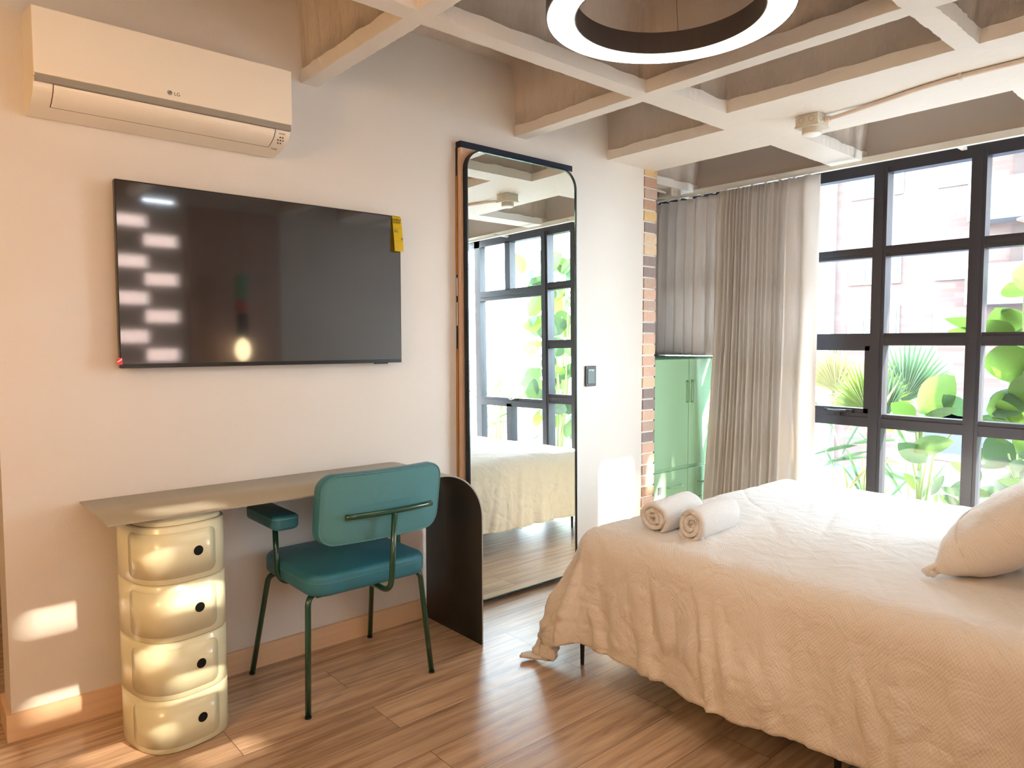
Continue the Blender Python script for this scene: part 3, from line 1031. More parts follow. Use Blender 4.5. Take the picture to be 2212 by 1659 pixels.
# frame ring
def ring_bm(g0, g1, y0, y1, r0, r1):
    bm = bmesh.new()
    a = rrect(mx0+g0, mx1-g0, mz0+g0, mz1-g0, r0, 12); b = rrect(mx0+g1, mx1-g1, mz0+g1, mz1-g1, r1, 12)
    n = len(a)
    V = [[bm.verts.new((p[0], y, p[1])) for p in L_] for L_, y in ((a, y0), (a, y1), (b, y0), (b, y1))]
    for k in range(n):
        j = (k+1) % n
        bm.faces.new((V[0][k], V[0][j], V[1][j], V[1][k])); bm.faces.new((V[2][k], V[3][k], V[3][j], V[2][j]))
        bm.faces.new((V[0][k], V[2][k], V[2][j], V[0][j])); bm.faces.new((V[1][k], V[1][j], V[3][j], V[3][k]))
    return bm
part('frame', lean(ring_bm(0, 0.006, 2.668, 2.698, 0.095, 0.089)), M_rim, mi)
part('glass', lean(mirror_solid(0.006, 2.674, 2.690, 0.089)), M_mirror, mi)
part('glass_bevel', lean(ring_bm(0.006, 0.0085, 2.6735, 2.6745, 0.089, 0.0865)), M_mirrorbevel, mi)

# ================================================================== SWITCH
sw = thing('light_switch', 'dark green grey wall switch plate right of the mirror', 'switch', (2.95, D, 1.09))
part('plate', rbox(2.908, 2.992, D-0.011, D, 1.034, 1.148, 0.003, 2), M_switch, sw)
part('rocker', rbox(2.921, 2.979, D-0.014, D-0.009, 1.048, 1.132, 0.002, 2), M_switch2, sw)
bm = bmesh.new()
box(bm, 2.928, 2.968, D-0.0148, D-0.0138, 1.1235, 1.127); box(bm, 2.960, 2.966, D-0.0148, D-0.0138, 1.118, 1.1235)
part('indicator', bm, M_rail, sw)

# ================================================================== GREEN CABINET
cb = thing('metal_cabinet', 'mint green metal cabinet with two doors above two drawers behind the bed', 'cabinet', (3.89, 2.97, 0))
cx0, cx1, cyf = 3.555, 4.225, 2.750
part('body', B(cx0, cx1, cyf+0.018, 3.20, 0.03, 1.178), M_cab, cb)
part('top', B(cx0-0.002, cx1+0.002, cyf-0.002, 3.202, 1.178, 1.186), M_cabd, cb)
seam = 3.915
for (a, b, hx) in ((cx0+0.003, seam-0.002, seam-0.022), (seam+0.002, cx1-0.003, seam+0.028)):
    d_ = part('door', rbox(a, b, cyf, cyf+0.02, 0.475, 1.172, 0.002, 1), M_cab, cb)
    bm = T(smooth_path([(hx, cyf+0.002, 0.892), (hx, cyf-0.024, 0.892), (hx, cyf-0.024, 1.028), (hx, cyf+0.002, 1.028)], 0.01, 4), 0.006, 8)
    part('handle', bm, M_cab, d_, smooth=True)
for (a, b) in ((cx0+0.003, seam-0.002), (seam+0.002, cx1-0.003)):
    for (z0, z1) in ((0.05, 0.245), (0.25, 0.452)):
        d_ = part('drawer', rbox(a, b, cyf, cyf+0.02, z0, z1, 0.002, 1), M_cab, cb)
        hc = (a+b)/2+0.03; hz = (z0+z1)/2+0.0
        if z0 > 0.2:
            bm = T(smooth_path([(hc-0.07, cyf+0.002, hz), (hc-0.07, cyf-0.024, hz), (hc+0.07, cyf-0.024, hz), (hc+0.07, cyf+0.002, hz)], 0.01, 4), 0.006, 8)
            part('handle', bm, M_cab, d_, smooth=True)
bm = rbox(3.60, 3.635, cyf-0.004, cyf+0.002, 0.315, 0.365, 0.001, 1)
part('label_holder', bm, M_switch2, cb)
for x_ in (cx0+0.03, cx1-0.03):
    for y_ in (cyf+0.04, 3.16):
        part('foot', CY((x_, y_, 0.0), 0.015, 0.03, 12), M_black, cb)

# ================================================================== CURTAINS AND RAIL
XC = 4.10
def curtain(name, label, y0, y1, z0f, z1, folds, amp, spread=None, seed=1, xoff=0.0, nz=34, step=8):
    """y0>y1 top extents; pleated ribbon hanging from the rail"""
    bm = bmesh.new()
    rnd = random.Random(seed)
    # irregular fold widths
    ws = [rnd.uniform(0.6, 1.4) for _ in range(folds)]
    if isinstance(amp, (list, tuple)): amps = amp
    else: amps = [amp*rnd.uniform(0.75, 1.2) for _ in range(folds)]
    if spread: ws = spread
    tot = sum(ws)
    cum = [0]
    for w in ws: cum.append(cum[-1]+w/tot)
    sgn = [1]*folds
    rows = []
    n = folds*step
    for iz in range(nz+1):
        row = []
        for k in range(n+1):
            f = k/step
            i = min(int(f), folds-1)
            t = f-i
            s = cum[i]+(cum[i+1]-cum[i])*t
            zz = z0f(s)
            z = z1+(zz-z1)*iz/nz
            d = (z1-z)/2.2
            hd = min(1, (z1-z)/0.12)
            # fold shape: sharp pleat at header, looser sine below
            a = amps[i]*(0.75+0.45*d)*(0.6+0.4*hd)
            wob = noise.noise(Vector((s*6+seed*3.1, z*1.1, 0)))*0.020*d + noise.noise(Vector((s*17+seed, z*2.3, 5)))*0.008*hd
            ph = 2*PI*t
            x = -a*(0.5-0.5*math.cos(ph)) + 0.2*a*math.sin(ph)*noise.noise(Vector((i*3.3, z*1.5, seed)))*2
            y = (y0)+(y1-y0)*s
            y += 0.10*a*math.sin(ph)*-1.0
            y += (0.085*(1-s)**2*d*d if seed == 2 else 0) + wob*0.8
            x += wob
            if seed == 2 and z < 1.25: y = min(y, 2.738)
            row.append(bm.verts.new((XC+xoff+x, y, z)))
        rows.append(row)
    for iz in range(nz):
        for k in range(n):
            bm.faces.new((rows[iz][k], rows[iz][k+1], rows[iz+1][k+1], rows[iz+1][k]))
    o = obj(name, bm, M_curt, None, smooth=True)
    md = o.modifiers.new('thickness', 'SOLIDIFY'); md.thickness = 0.003
    tag(o, label, 'curtain', 'curtains beside the window')
    return o
curtain('curtain', 'darker grey beige curtain bunched on top of the green cabinet', 3.29, 2.60, lambda s: 1.192, 2.252, 11, [0.05, 0.05, 0.06, 0.07, 0.065, 0.07, 0.06, 0.08, 0.06, 0.05, 0.045],
        spread=[0.6, 0.5, 0.6, 0.9, 1.0, 1.0, 1.0, 1.4, 0.9, 0.8, 0.7], seed=5, xoff=0.035, step=14)
ws2 = [0.9, 0.6, 0.42, 0.36, 0.5, 0.33, 0.55, 0.4, 0.6, 0.38, 0.5, 0.42, 0.62, 0.5, 0.8, 1.2, 2.4]
am2 = [0.06]+[0.045, 0.05, 0.04, 0.05, 0.045, 0.05, 0.045, 0.05, 0.04, 0.05, 0.045, 0.05, 0.045]+[0.07, 0.085, 0.07]
curtain('curtain', 'long grey beige curtain falling to the floor left of the window', 2.655, 1.985, lambda s: 0.012, 2.252, 17, am2, spread=ws2, seed=2, xoff=-0.015, step=12)
rail = thing('curtain_rail', 'slim white curtain rail with small gliders above the window', 'curtain rail', (4.09, 2.6, 2.27))
part('rail', B(4.075, 4.105, -0.10, 3.33, 2.262, 2.276), M_rail, rail)
for k in range(14):
    y_ = 3.25-k*0.092
    bm = bmesh.new()
    box(bm, 4.082, 4.098, y_-0.008, y_+0.008, 2.252, 2.262)
    part('glider', bm, M_rail, rail)
for y_ in (2.98, 2.30, 1.3, 0.4):
    part('bracket', B(4.08, XW, y_-0.012, y_+0.012, 2.276, 2.290), M_rail, rail)

# ================================================================== CEILING BOXES
def junction(name, label, x, y, z, with_diff, yaw=0.0, size=0.105):
    t = thing(name, label, 'junction box' if not with_diff else 'ceiling light', (x, y, z))
    s = size/2
    part('box_body', rbox(x-s, x+s, y-s, y+s, z-0.048, z, 0.002, 1), M_junction, t)
    part('box_cover', rbox(x-s-0.003, x+s+0.003, y-s-0.003, y+s+0.003, z-0.055, z-0.048, 0.001, 1), M_junction, t)
    for (dx, dy) in ((-0.022, -s), (0.022, -s)):
        bm = bmesh.new()
        tube(bm, [(x+dx+0.011*math.cos(2*PI*k/20), y-s-0.0006, z-0.024+0.011*math.sin(2*PI*k/20)) for k in range(20)], 0.0009, 5, closed=True)
        part('knockout', bm, M_acg, t)
    for dy in (-0.024, 0.024):
        bm = bmesh.new()
        tube(bm, [(x-s-0.0006, y+dy+0.013*math.cos(2*PI*k/20), z-0.024+0.013*math.sin(2*PI*k/20)) for k in range(20)], 0.0009, 5, closed=True)
        part('knockout', bm, M_acg, t)
    if with_diff:
        part('lamp_collar', CY((x, y, z-0.080), 0.042, 0.026, 40), M_junction, t)
        bm = bmesh.new()
        lathe(bm, [(0.0005, z-0.089), (0.030, z-0.088), (0.040, z-0.084), (0.042, z-0.080), (0.0005, z-0.080)], (x, y), 40)
        part('diffuser', bm, M_diff, t, smooth=True)
    return t
junction('ceiling_light', 'square junction box carrying a small round white lamp under the wide beam', 3.205, 1.605, ZR, True)
junction('junction_box', 'small square junction box under the ceiling rib above the curtain', 4.000, 2.985, ZR, False)
cd = thing('conduit', 'painted plastic conduit running along the underside of the wide beam', 'pipe', (3.2, 1.0, 2.30))
pts = [(3.222, 1.556, 2.286), (3.224, 1.48, 2.289), (3.222, 1.40, 2.298), (3.205, 1.30, 2.300), (3.160, 1.15, 2.300), (3.135, 1.0, 2.300), (3.135, 0.7, 2.300), (3.14, -0.22, 2.300)]
part('pipe', T(smooth_path(pts, 0.05, 4), 0.0095, 12), M_pvc, cd, smooth=True)
for y_ in (0.985, 0.3):
    bm = bmesh.new()
    box(bm, 3.123, 3.147, y_-0.006, y_+0.006, 2.287, 2.310)
    part('clip', bm, M_pvc, cd)
part('box_connector', CY((3.222, 1.530, 2.286), 0.014, 0.024, 16, axis=1), M_pvc, cd)
cd2 = tag(obj('conduit', T(smooth_path([(3.950, 2.985, 2.286), (3.88, 2.985, 2.286), (3.80, 2.985, 2.300), (3.40, 2.985, 2.300)], 0.04, 5), 0.0095, 12), M_pvc, smooth=True),
          'short plastic conduit entering the small junction box above the curtain', 'pipe')

# ================================================================== RING LAMP
def ring_lamp(name, label, cx_, cy_, z, Ro, Ri, wires=3):
    t = thing(name, label, 'pendant lamp', (cx_, cy_, z))
    h = 0.068
    # body: U channel, open below for the glowing ring
    bm = bmesh.new()
    n = 96
    prof = [(Ri, z), (Ri, z+h), (Ro, z+h), (Ro, z), (Ro-0.004, z), (Ro-0.004, z+h-0.01), (Ri+0.004, z+h-0.01), (Ri+0.004, z)]
    rings = [[bm.verts.new((cx_+r*math.cos(2*PI*k/n), cy_+r*math.sin(2*PI*k/n), zz)) for k in range(n)] for r, zz in prof]
    for i in range(len(prof)):
        j = (i+1) % len(prof)
        for k in range(n):
            bm.faces.new((rings[i][k], rings[i][(k+1) % n], rings[j][(k+1) % n], rings[j][k]))
    part('ring_body', bm, M_ringb, t, smooth=False)
    bm = bmesh.new()
    prof = [(Ri+0.0045, z-0.001), (Ri+0.0045, z+0.006), (Ro-0.0045, z+0.006), (Ro-0.0045, z-0.001)]
    rings = [[bm.verts.new((cx_+r*math.cos(2*PI*k/n), cy_+r*math.sin(2*PI*k/n), zz)) for k in range(n)] for r, zz in prof]
    for i in range(len(prof)):
        j = (i+1) % len(prof)
        for k in range(n):
            bm.faces.new((rings[i][k], rings[i][(k+1) % n], rings[j][(k+1) % n], rings[j][k]))
    part('glowing_diffuser', bm, M_ringe, t)
    for k in range(wires):
        a = R(20+360*k/wires) if wires != 3 else R((151, 31, 271)[k])
        px, py = cx_+(Ri+Ro)/2*math.cos(a), cy_+(Ri+Ro)/2*math.sin(a)
        part('suspension_wire', T([(px, py, z+h), (cx_+0.05*math.cos(a), cy_+0.05*math.sin(a), ZC-0.02)], 0.0008, 6), M_black, t)
    part('canopy', CY((cx_, cy_, ZC-0.025), 0.06, 0.025, 32), M_ringb, t)
    return t
ring_lamp('ring_lamp', 'glowing round ring lamp hanging in the ceiling coffer', 1.765, 1.330, 2.243, 0.362, 0.273)

# pendant lamp beside the bed, seen reflected in the television
pl = thing('pendant_lamp', 'pendant lamp of stacked coloured cylinders with a glowing egg bulb, reflected in the television', 'pendant lamp', (1.985, -0.05, 1.2))
px, py = 1.985, -0.05
part('cord', T([(px, py, 1.80), (px, py, ZR)], 0.002, 8), M_black, pl)
part('mint_cylinder', CY((px, py, 1.60), 0.046, 0.19, 32), M_mint, pl)
bm = bmesh.new(); lathe(bm, [(0.001, 1.50), (0.034, 1.503), (0.054, 1.53), (0.054, 1.57), (0.034, 1.597), (0.001, 1.60)], (px, py), 32)
part('pink_disc', bm, M_pink, pl, smooth=True)
part('black_cylinder', CY((px, py, 1.315), 0.046, 0.185, 32), M_black, pl)
bm = bmesh.new(); lathe(bm, [(0.001, 1.14)]+[(0.056*math.sin(PI*k/14), 1.225-0.085*math.cos(PI*k/14)+0.0) for k in range(1, 14)]+[(0.015, 1.316), (0.001, 1.316)], (px, py), 32)
part('egg_bulb', bm, M_bulb, pl, smooth=True)

# added floor lamp, unseen source of warm fill light for the near corner
fl = thing('fill_lamp', 'added floor lamp with a glowing globe, unseen source of warm fill light', 'lamp', (-0.95, 1.2, 0))
part('base', CY((-0.95, 1.2, 0), 0.14, 0.02, 32), M_black, fl)
part('pole', T([(-0.95, 1.2, 0.02), (-0.95, 1.2, 1.55)], 0.012, 12), M_black, fl)
bm = bmesh.new(); bmesh.ops.create_uvsphere(bm, u_segments=32, v_segments=16, radius=0.2, matrix=Matrix.Translation((-0.95, 1.2, 1.74)))
M_fill_globe = mat('fill_globe', srgb(255, 240, 215), 0.7, emis=(1.0, 0.60, 0.27, 1), estr=19)  # globe glow is added warm fill, not a known lamp
part('fill_globe', bm, M_fill_globe, fl, smooth=True)

# ================================================================== BED
bed = thing('bed', 'double bed on slim black legs standing between the mirror and the window', 'bed', (2.8, 0.9, 0))
bx0, bx1, by0, by1 = 2.03, 3.58, -0.17, 1.90
part('bed_frame', rbox(bx0+0.0, bx1-0.01, by0, by1+0.02, 0.20, 0.27, 0.005, 1), M_black, bed)
part('mattress', rbox(bx0, bx1, by0, by1, 0.27, 0.505, 0.04, 4), M_paperw, bed)
for (x_, y_) in ((2.020, 1.905), (3.54, 1.865), (2.045, 0.9), (3.54, 0.9), (2.045, -0.13), (3.54, -0.13), (2.8, 0.9)):
    bm = T([(x_, y_, 0.0), (x_, y_, 0.2)], [0.0095, 0.017], 4)
    part('leg', bm, M_black, bed)
part('headboard', rbox(2.0, 3.6, YB+0.002, YB+0.06, 0.2, 1.05, 0.015, 3), M_woodp, bed)

def duvet():
    bm = bmesh.new()
    uvl = bm.loops.layers.uv.new('UVMap')
    ztop = 0.545
    rr = 0.085
    ix0, ix1, iy0, iy1 = bx0+0.055, bx1-0.045, by0+0.30, by1-0.045   # inner rectangle
    hx0, hx1, hy1 = 0.475, 0.46, 0.475
    NX, NY = 230, 230
    sx0, sx1, sy0, sy1 = ix0-hx0, ix1+hx1, iy0-0.10, iy1+hy1
    grid = []
    def smin(a): return a
    for j in range(NY+1):
        row = []
        for i in range(NX+1):
            # denser near edges not needed
            sx = sx0+(sx1-sx0)*i/NX
            sy = sy0+(sy1-sy0)*j/NY
            qx = min(max(sx, ix0), ix1); qy = min(sy, iy1)
            dx, dy = sx-qx, sy-qy
            d = math.hypot(dx, dy)
            if d > 1e-6: nx, ny = dx/d, dy/d
            else: nx, ny = 0, 0
            # corner: shorten diagonal length a little
            corner = abs(nx*ny)*2
            arc = rr*PI/2
            if d < arc:
                a = d/rr
                out = rr*math.sin(a); down = rr*(1-math.cos(a))
            else:
                hang = d-arc
                flare = 0.10
                out = rr+hang*flare+0.20*corner*hang
                down = rr+hang*0.985
            x = qx+nx*out; y = qy+ny*out; z = ztop-down
            # top: very soft undulation + long creases
            w_top = max(0, 1-d/arc)
            z += w_top*(0.006*noise.noise(Vector((sx*2.2, sy*2.2, 1)))+0.0035*noise.noise(Vector((sx*3, sy*9, 4))))
            cr_ = noise.noise(Vector((sx*1.6+sy*0.9, sy*5.5-sx*3.5, 8)))
            z -= w_top*0.005*max(0, 1-abs(cr_)*9)
            # side folds
            if d > arc*0.6:
                k = min(1, (d-arc*0.6)/0.25)
                along = sy*1.0 if abs(nx) > abs(ny) else sx*1.0
                ang = math.atan2(ny, nx)
                s_ = (sy if abs(nx) > 0.7 else sx)+ang*0.35
                f = noise.noise(Vector((s_*2.4, d*0.5, 11)))*0.050 + noise.noise(Vector((s_*6.5+d*1.5, d*1.0, 3)))*0.024 + noise.noise(Vector((s_*16.0, d*5.0, 5)))*0.006
                g0 = noise.noise(Vector((s_*7.5+d*2.0, d*1.3, 41)))
                f += 0.020*max(0, 1-abs(g0)*5)**1.5
                g_ = noise.noise(Vector((s_*5+d*7, d*6-s_*4, 21)))
                f += -0.006*max(0, 1-abs(g_)*9)
                g2 = noise.noise(Vector((s_*9-d*6, d*5+s_*7, 31)))
                f += 0.007*max(0, 1-abs(g2)*9)
                if corner > 0.02:
                    f += k*corner*0.055*math.sin(ang*9+0.7)
                f += 0.018
                x += nx*f*k; y += ny*f*k
                # hem irregularity
                z += k*0.025*noise.noise(Vector((s_*2.1, 1.7, 2)))
                # near side sags on toward the camera end
            if z < 0.012:
                ex = 0.012-z
                x += nx*ex*0.6; y += ny*ex*0.6
                z = 0.012+0.004*abs(noise.noise(Vector((x*20, y*20, 0))))
            row.append((bm.verts.new((x, y, z)), sx, sy))
        grid.append(row)
    for j in range(NY):
        for i in range(NX):
            q = (grid[j][i], grid[j][i+1], grid[j+1][i+1], grid[j+1][i])
            f = bm.faces.new([v[0] for v in q])
            for lp, v in zip(f.loops, q): lp[uvl].uv = (v[1], v[2])
    return bm
dv = obj('duvet', duvet(), M_duvet, None, smooth=True)
md = dv.modifiers.new('thickness', 'SOLIDIFY'); md.thickness = 0.012; md.offset = -1
tag(dv, 'beige waffle textured duvet draped over the bed', 'duvet')

# pillow: two quilted shells with pointed corners, leaning back on the headboard pillows
def pillow_bm(W, H, T_, n=44):
    bm = bmesh.new()
    uvl = bm.loops.layers.uv.new('UVMap')
    sides = []
    for s in (1, -1):
        g_ = []
        for j in range(n+1):
            r = []
            for i in range(n+1):
                u = -1+2*i/n; v = -1+2*j/n
                e = (max(0, 1-u**4)*max(0, 1-v**4))**0.55
                # edges pulled in between corners
                x = u*W/2*(1-0.075*(1-abs(v)**1.6)*1)*(1+0.0)
                y = v*H/2*(1-0.09*(1-abs(u)**1.6))
                cr_ = 0.009*noise.noise(Vector((u*2+abs(u)*2, v*3, s)))+0.006*noise.noise(Vector((u*7, v*7, s*3)))
                z = s*(T_/2*e+cr_*min(1, e*3))
                r.append((bm.verts.new((x, y, z)), x, y))
            g_.append(r)
        sides.append(g_)
        for j in range(n):
            for i in range(n):
                q = (g_[j][i], g_[j][i+1], g_[j+1][i+1], g_[j+1][i])
                if s < 0: q = q[::-1]
                f = bm.faces.new([a[0] for a in q])
                for lp, v in zip(f.loops, q): lp[uvl].uv = (v[1], v[2])
    bmesh.ops.remove_doubles(bm, verts=bm.verts[:], dist=0.0005)
    return bm
def place_pillow(name, label, loc, rot, W, H, T_):
    bm = pillow_bm(W, H, T_)
    o = obj(name, bm, M_pillow, None, smooth=True)
    o.location = loc; o.rotation_euler = rot
    tag(o, label, 'pillow', 'pillows on the bed')
    # knotted corner tuft at the lower left
    return o
pw = place_pillow('pillow', 'beige waffle pillow propped up on the bed at the right edge of the photo', (2.745, 0.580, 0.738), Euler((R(-37), 0, R(3)), 'XYZ'), 0.72, 0.54, 0.22)
pw2 = place_pillow('pillow', 'second pillow lying behind the propped one, outside the photo', (2.85, 0.08, 0.64), Euler((R(12), 0, R(0)), 'XYZ'), 0.74, 0.48, 0.16)
bm = bmesh.new()
Wp, Hp = 0.72, 0.54
tube(bm, [(-Wp/2+0.05, Hp/2-0.035, 0.008), (-Wp/2+0.01, Hp/2-0.008, 0.012), (-Wp/2-0.012, Hp/2+0.012, 0.006)], [0.016, 0.009, 0.015], 8)
tube(bm, [(-Wp/2+0.04, Hp/2-0.02, -0.004), (-Wp/2+0.0, Hp/2-0.004, -0.006), (-Wp/2-0.016, Hp/2-0.006, -0.004)], [0.012, 0.007, 0.011], 8)
o = obj('corner_tuft', bm, M_pillow, None, smooth=True); o.parent = pw
bm = bmesh.new()
pts = []
for k in range(25):
    u = -1+2*k/24
    e = (max(0, 1-u**4)*max(0, 1-0.62**4))**0.55
    pts.append((u*Wp/2*0.96, 0.62*Hp/2*(1-0.09*(1-abs(u)**1.6)), 0.11*e+0.002))
tube(bm, pts, 0.0035, 6)
o = obj('seam_ridge', bm, M_pillow, None, smooth=True); o.parent = pw

# rolled towels ------------------------------------------------------
def towel(name, label, c, ang, L_, R_, turns, seed):
    bm = bmesh.new()
    rnd = random.Random(seed)
    NP = 150
    th = R_/(turns+0.45)
    def sp(t):      # t 0..1 centre -> outside
        a = 2*PI*turns*t
        r = th*0.35+(R_-th*0.55-th*0.35)*t
        sq = 1-0.07*abs(math.sin(a))
        return Vector((r*math.cos(a)*1.12, r*math.sin(a)*sq))
    secs = []
    NL = 14
    for j in range(NL+1):
        f = j/NL
        x = -L_/2+L_*f
        ring_o, ring_i = [], []
        for k in range(NP+1):
            t = k/NP
            p = sp(t)
            q = sp(min(1, t+0.004))-sp(max(0, t-0.004))
            nrm = Vector((q.y, -q.x)).normalized()
            hw = th*0.46
            if k == 0 or k == NP: hw *= 0.35
            if k == 1 or k == NP-1: hw *= 0.8
            endf = 1.0
            edge = min(f, 1-f)
            if edge < 0.08: endf = 0.70+0.30*math.sin(edge/0.08*PI/2)
            jit = 0.0012*noise.noise(Vector((t*30, x*30, seed)))
            bulge = 0.004*noise.noise(Vector((t*6, x*8, seed)))*t
            xx = x+(0.004*noise.noise(Vector((t*8, seed, 0)))+0.003*noise.noise(Vector((t*25, seed, 1)))) * (1 if 0.01 < f < 0.99 else 2.5)
            oo = p+nrm*(hw*endf+jit+bulge); ii = p-nrm*(hw*endf)
            ring_o.append(bm.verts.new((xx, oo.x, oo.y))); ring_i.append(bm.verts.new((xx, ii.x, ii.y)))
        secs.append(ring_o+ring_i[::-1])
    n = len(secs[0])
    for j in range(NL):
        for k in range(n):
            bm.faces.new((secs[j][k], secs[j][(k+1) % n], secs[j+1][(k+1) % n], secs[j+1][k]))
    for S in (secs[0], secs[-1]):
        h = n//2
        for k in range(h-1):
            bm.faces.new((S[k], S[k+1], S[n-2-k], S[n-1-k]))
    # woven band near the far end
    for b0 in ():
        pass
    o = obj(name, bm, M_towel, None, smooth=True)
    o.location = c; o.rotation_euler = (R(seed*25), 0, R(ang))
    tag(o, label, 'towel', 'rolled towels on the bed')
    return o
tz = 0.545
towel('rolled_towel', 'left one of the two rolled white towels on the bed, partly behind the other', (2.307, 1.692, tz+0.066), 8, 0.30, 0.067, 2.6, 1)
towel('rolled_towel', 'right and nearer one of the two rolled white towels on the bed', (2.324, 1.532, tz+0.066), 6, 0.30, 0.067, 2.6, 4)

# ================================================================== OUTSIDE
GZ = -3.2
struct('ground', B(4.6, 60, -40, 50, GZ-0.1, GZ), M_soil)
pb = bmesh.new()
box(pb, 4.40, 6.6, -3.2, 4.6, -0.35, -0.08)
struct('terrace', pb, M_extwhite)
struct('wall_outside', B(-4.0, 3.0, -2.75, -2.6, -0.3, 2.66), M_extwall)
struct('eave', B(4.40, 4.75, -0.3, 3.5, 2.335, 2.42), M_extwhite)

bl = thing('apartment_building', 'pale pink brick apartment building across the street beyond the window', 'building', (26, 9, GZ))
part('brick_facade', B(26, 40, -14, 12.0, GZ, 15), M_extbrick, bl)
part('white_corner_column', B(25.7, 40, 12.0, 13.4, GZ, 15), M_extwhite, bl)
def ewin(y0, y1, z0, z1, panes=2):
    f = part('window', B(25.93, 26.05, y0, y1, z0, z1), M_extwhite, bl)
    w = (y1-y0-0.08*(panes+1))/panes
    for k in range(panes):
        a = y0+0.08+k*(w+0.08)
        part('pane', B(25.90, 25.94, a, a+w, z0+0.08, z1-0.10), M_extglass, f)
for z in (-1.6, 1.25, 3.3, 6.3, 9.0):
    ewin(10.25, 11.5, z, z+0.95, 2)
    ewin(9.75, 10.05, z, z+1.3, 1)
    ewin(7.6, 8.7, z, z+1.0, 1)
for z in (2.42, 4.95, 7.5):
    b_ = part('balcony', B(24.9, 26.1, -2.0, 7.5, z, z+1.22), M_extwhite, bl)
    part('balcony_recess', B(25.95, 26.04, 0.5, 6.6, z+1.22, z+2.45), M_extdark, bl)
    part('balcony_window', B(25.90, 25.96, 3.6, 6.1, z+1.25, z+2.2), M_extglass, bl)
    bm = bmesh.new()
    for k in range(12):
        box(bm, 24.95, 24.98, 6.0-k*0.14, 6.03-k*0.14, z+1.22, z+1.75)
    part('balcony_rail', bm, M_acg, bl)
part('ground_floor_window', B(25.9, 26.05, 5.0, 9.0, GZ+0.6, -0.5), M_extglass, bl)

# ------------------------------------------------------------------ plants
def leaf(bm, base, tip, side, width, droop=0.06, fold=0.12, n=10, wav=0.0, mi=0, shape=0.85):
    """broad leaf from base to tip; side = approximate width direction"""
    uvl = bm.loops.layers.uv.verify()
    base = Vector(base); tip = Vector(tip); side = Vector(side)
    ax = tip-base; L_ = ax.length; ax.normalize()
    side = (side-ax*side.dot(ax)).normalized()
    nn = ax.cross(side)
    rows = []
    for i in range(n+1):
        t = i/n
        w = width/2*(math.sin(PI*min(1, t**shape)))**0.75 if 0 < t < 1 else 0.001
        c = base+ax*L_*t+Vector((0, 0, -1))*droop*L_*t*t
        row = []
        for k in (-1, -0.5, 0, 0.5, 1):
            p = c+side*w*k+nn*(abs(k)*w*fold)+nn*wav*math.sin(t*17+k*2)*abs(k)
            row.append((bm.verts.new(p), t, k))
        rows.append(row)
    for i in range(n):
        for k in range(4):
            q = (rows[i][k], rows[i][k+1], rows[i+1][k+1], rows[i+1][k])
            f = bm.faces.new([a[0] for a in q]); f.material_index = mi; f.smooth = True
            for lp, a in zip(f.loops, q): lp[uvl].uv = (a[1]+abs(a[2])*0.2, a[2])
def blade(bm, base, d, L_, w, droop, nn):
    base = Vector(base); d = Vector(d).normalized()
    s = d.cross(nn).normalized()
    prev = None
    N_ = 6
    for i in range(N_+1):
        t = i/N_
        c = base+d*L_*t+Vector((0, 0, -1))*droop*L_*t**2.5
        ww = w*(0.35+1.3*t if t < 0.5 else 2*(1-t)*1.0+0.02)
        a = bm.verts.new(c-s*ww/2); m_ = bm.verts.new(c+Vector(nn).normalized()*ww*0.25); b = bm.verts.new(c+s*ww/2)
        if prev:
            bm.faces.new((prev[0], prev[1], m_, a)); bm.faces.new((prev[1], prev[2], b, m_))
        prev = (a, m_, b)
SD = Vector((0, 1, 0))
CAMP = Vector((0, 0, 1.28))
def at(u, v, X):
    """point on the plane x = X seen at this place of the photograph (used to measure plant positions)"""
    d = fwd+rt2*((u-1106)/FPX)+up2*(-(v-829.5)/FPX)
    t = X/d.x
    return CAMP+d*t

plant_n = [0]
def fan_palm(label, hub, r, a0, a1, n, X_tilt, m, root, seed=1):
    t = thing('fan_palm', label, 'palm', root, 'fan palms outside the window')
    rnd = random.Random(seed)
    hub = Vector(hub)
    part('stem', T([root, (Vector(root)+hub)/2+Vector((0.05, 0.04, 0.05)), hub], [0.014, 0.009, 0.006], 8), M_stem, t, smooth=True)
    bm = bmesh.new()
    for k in range(n):
        a = R(a0+(a1-a0)*k/(n-1))
        rr = r*(0.75+0.25*math.sin(PI*k/(n-1)))*rnd.uniform(0.93, 1.05)
        d = Vector((X_tilt*rnd.uniform(0.8, 1.2), math.cos(a), math.sin(a)))
        blade(bm, hub, d, rr, r*0.075, rnd.uniform(0.02, 0.12), Vector((-1, 0, 0)))
    part('fan_leaf', bm, m, t)
    return t
p = at(1872, 890, 5.3)
fan_palm('bright green fan palm low behind the left window bay', p, 0.42, 5, 165, 34, 0.1, L_palmy, (p.x+0.05, p.y+0.02, -0.08), 3)
p = at(1952, 868, 5.6)
fan_palm('blue green half open fan palm leaf in the middle window bay', p, 0.50, 50, 150, 22, 0.05, L_palm, (p.x+0.1, p.y-0.05, -0.08), 5)
p = at(1806, 845, 5.9)
fan_palm('yellowing palm frond behind the curtain edge', p, 0.45, 20, 130, 26, -0.1, L_yellow, (p.x+0.1, p.y+0.05, -0.08), 8)
p = at(1912, 905, 5.1)
fan_palm('pale slender palm tuft beside the mullion', p, 0.42, 60, 115, 12, 0.1, L_palm, (p.x+0.02, p.y, -0.08), 9)

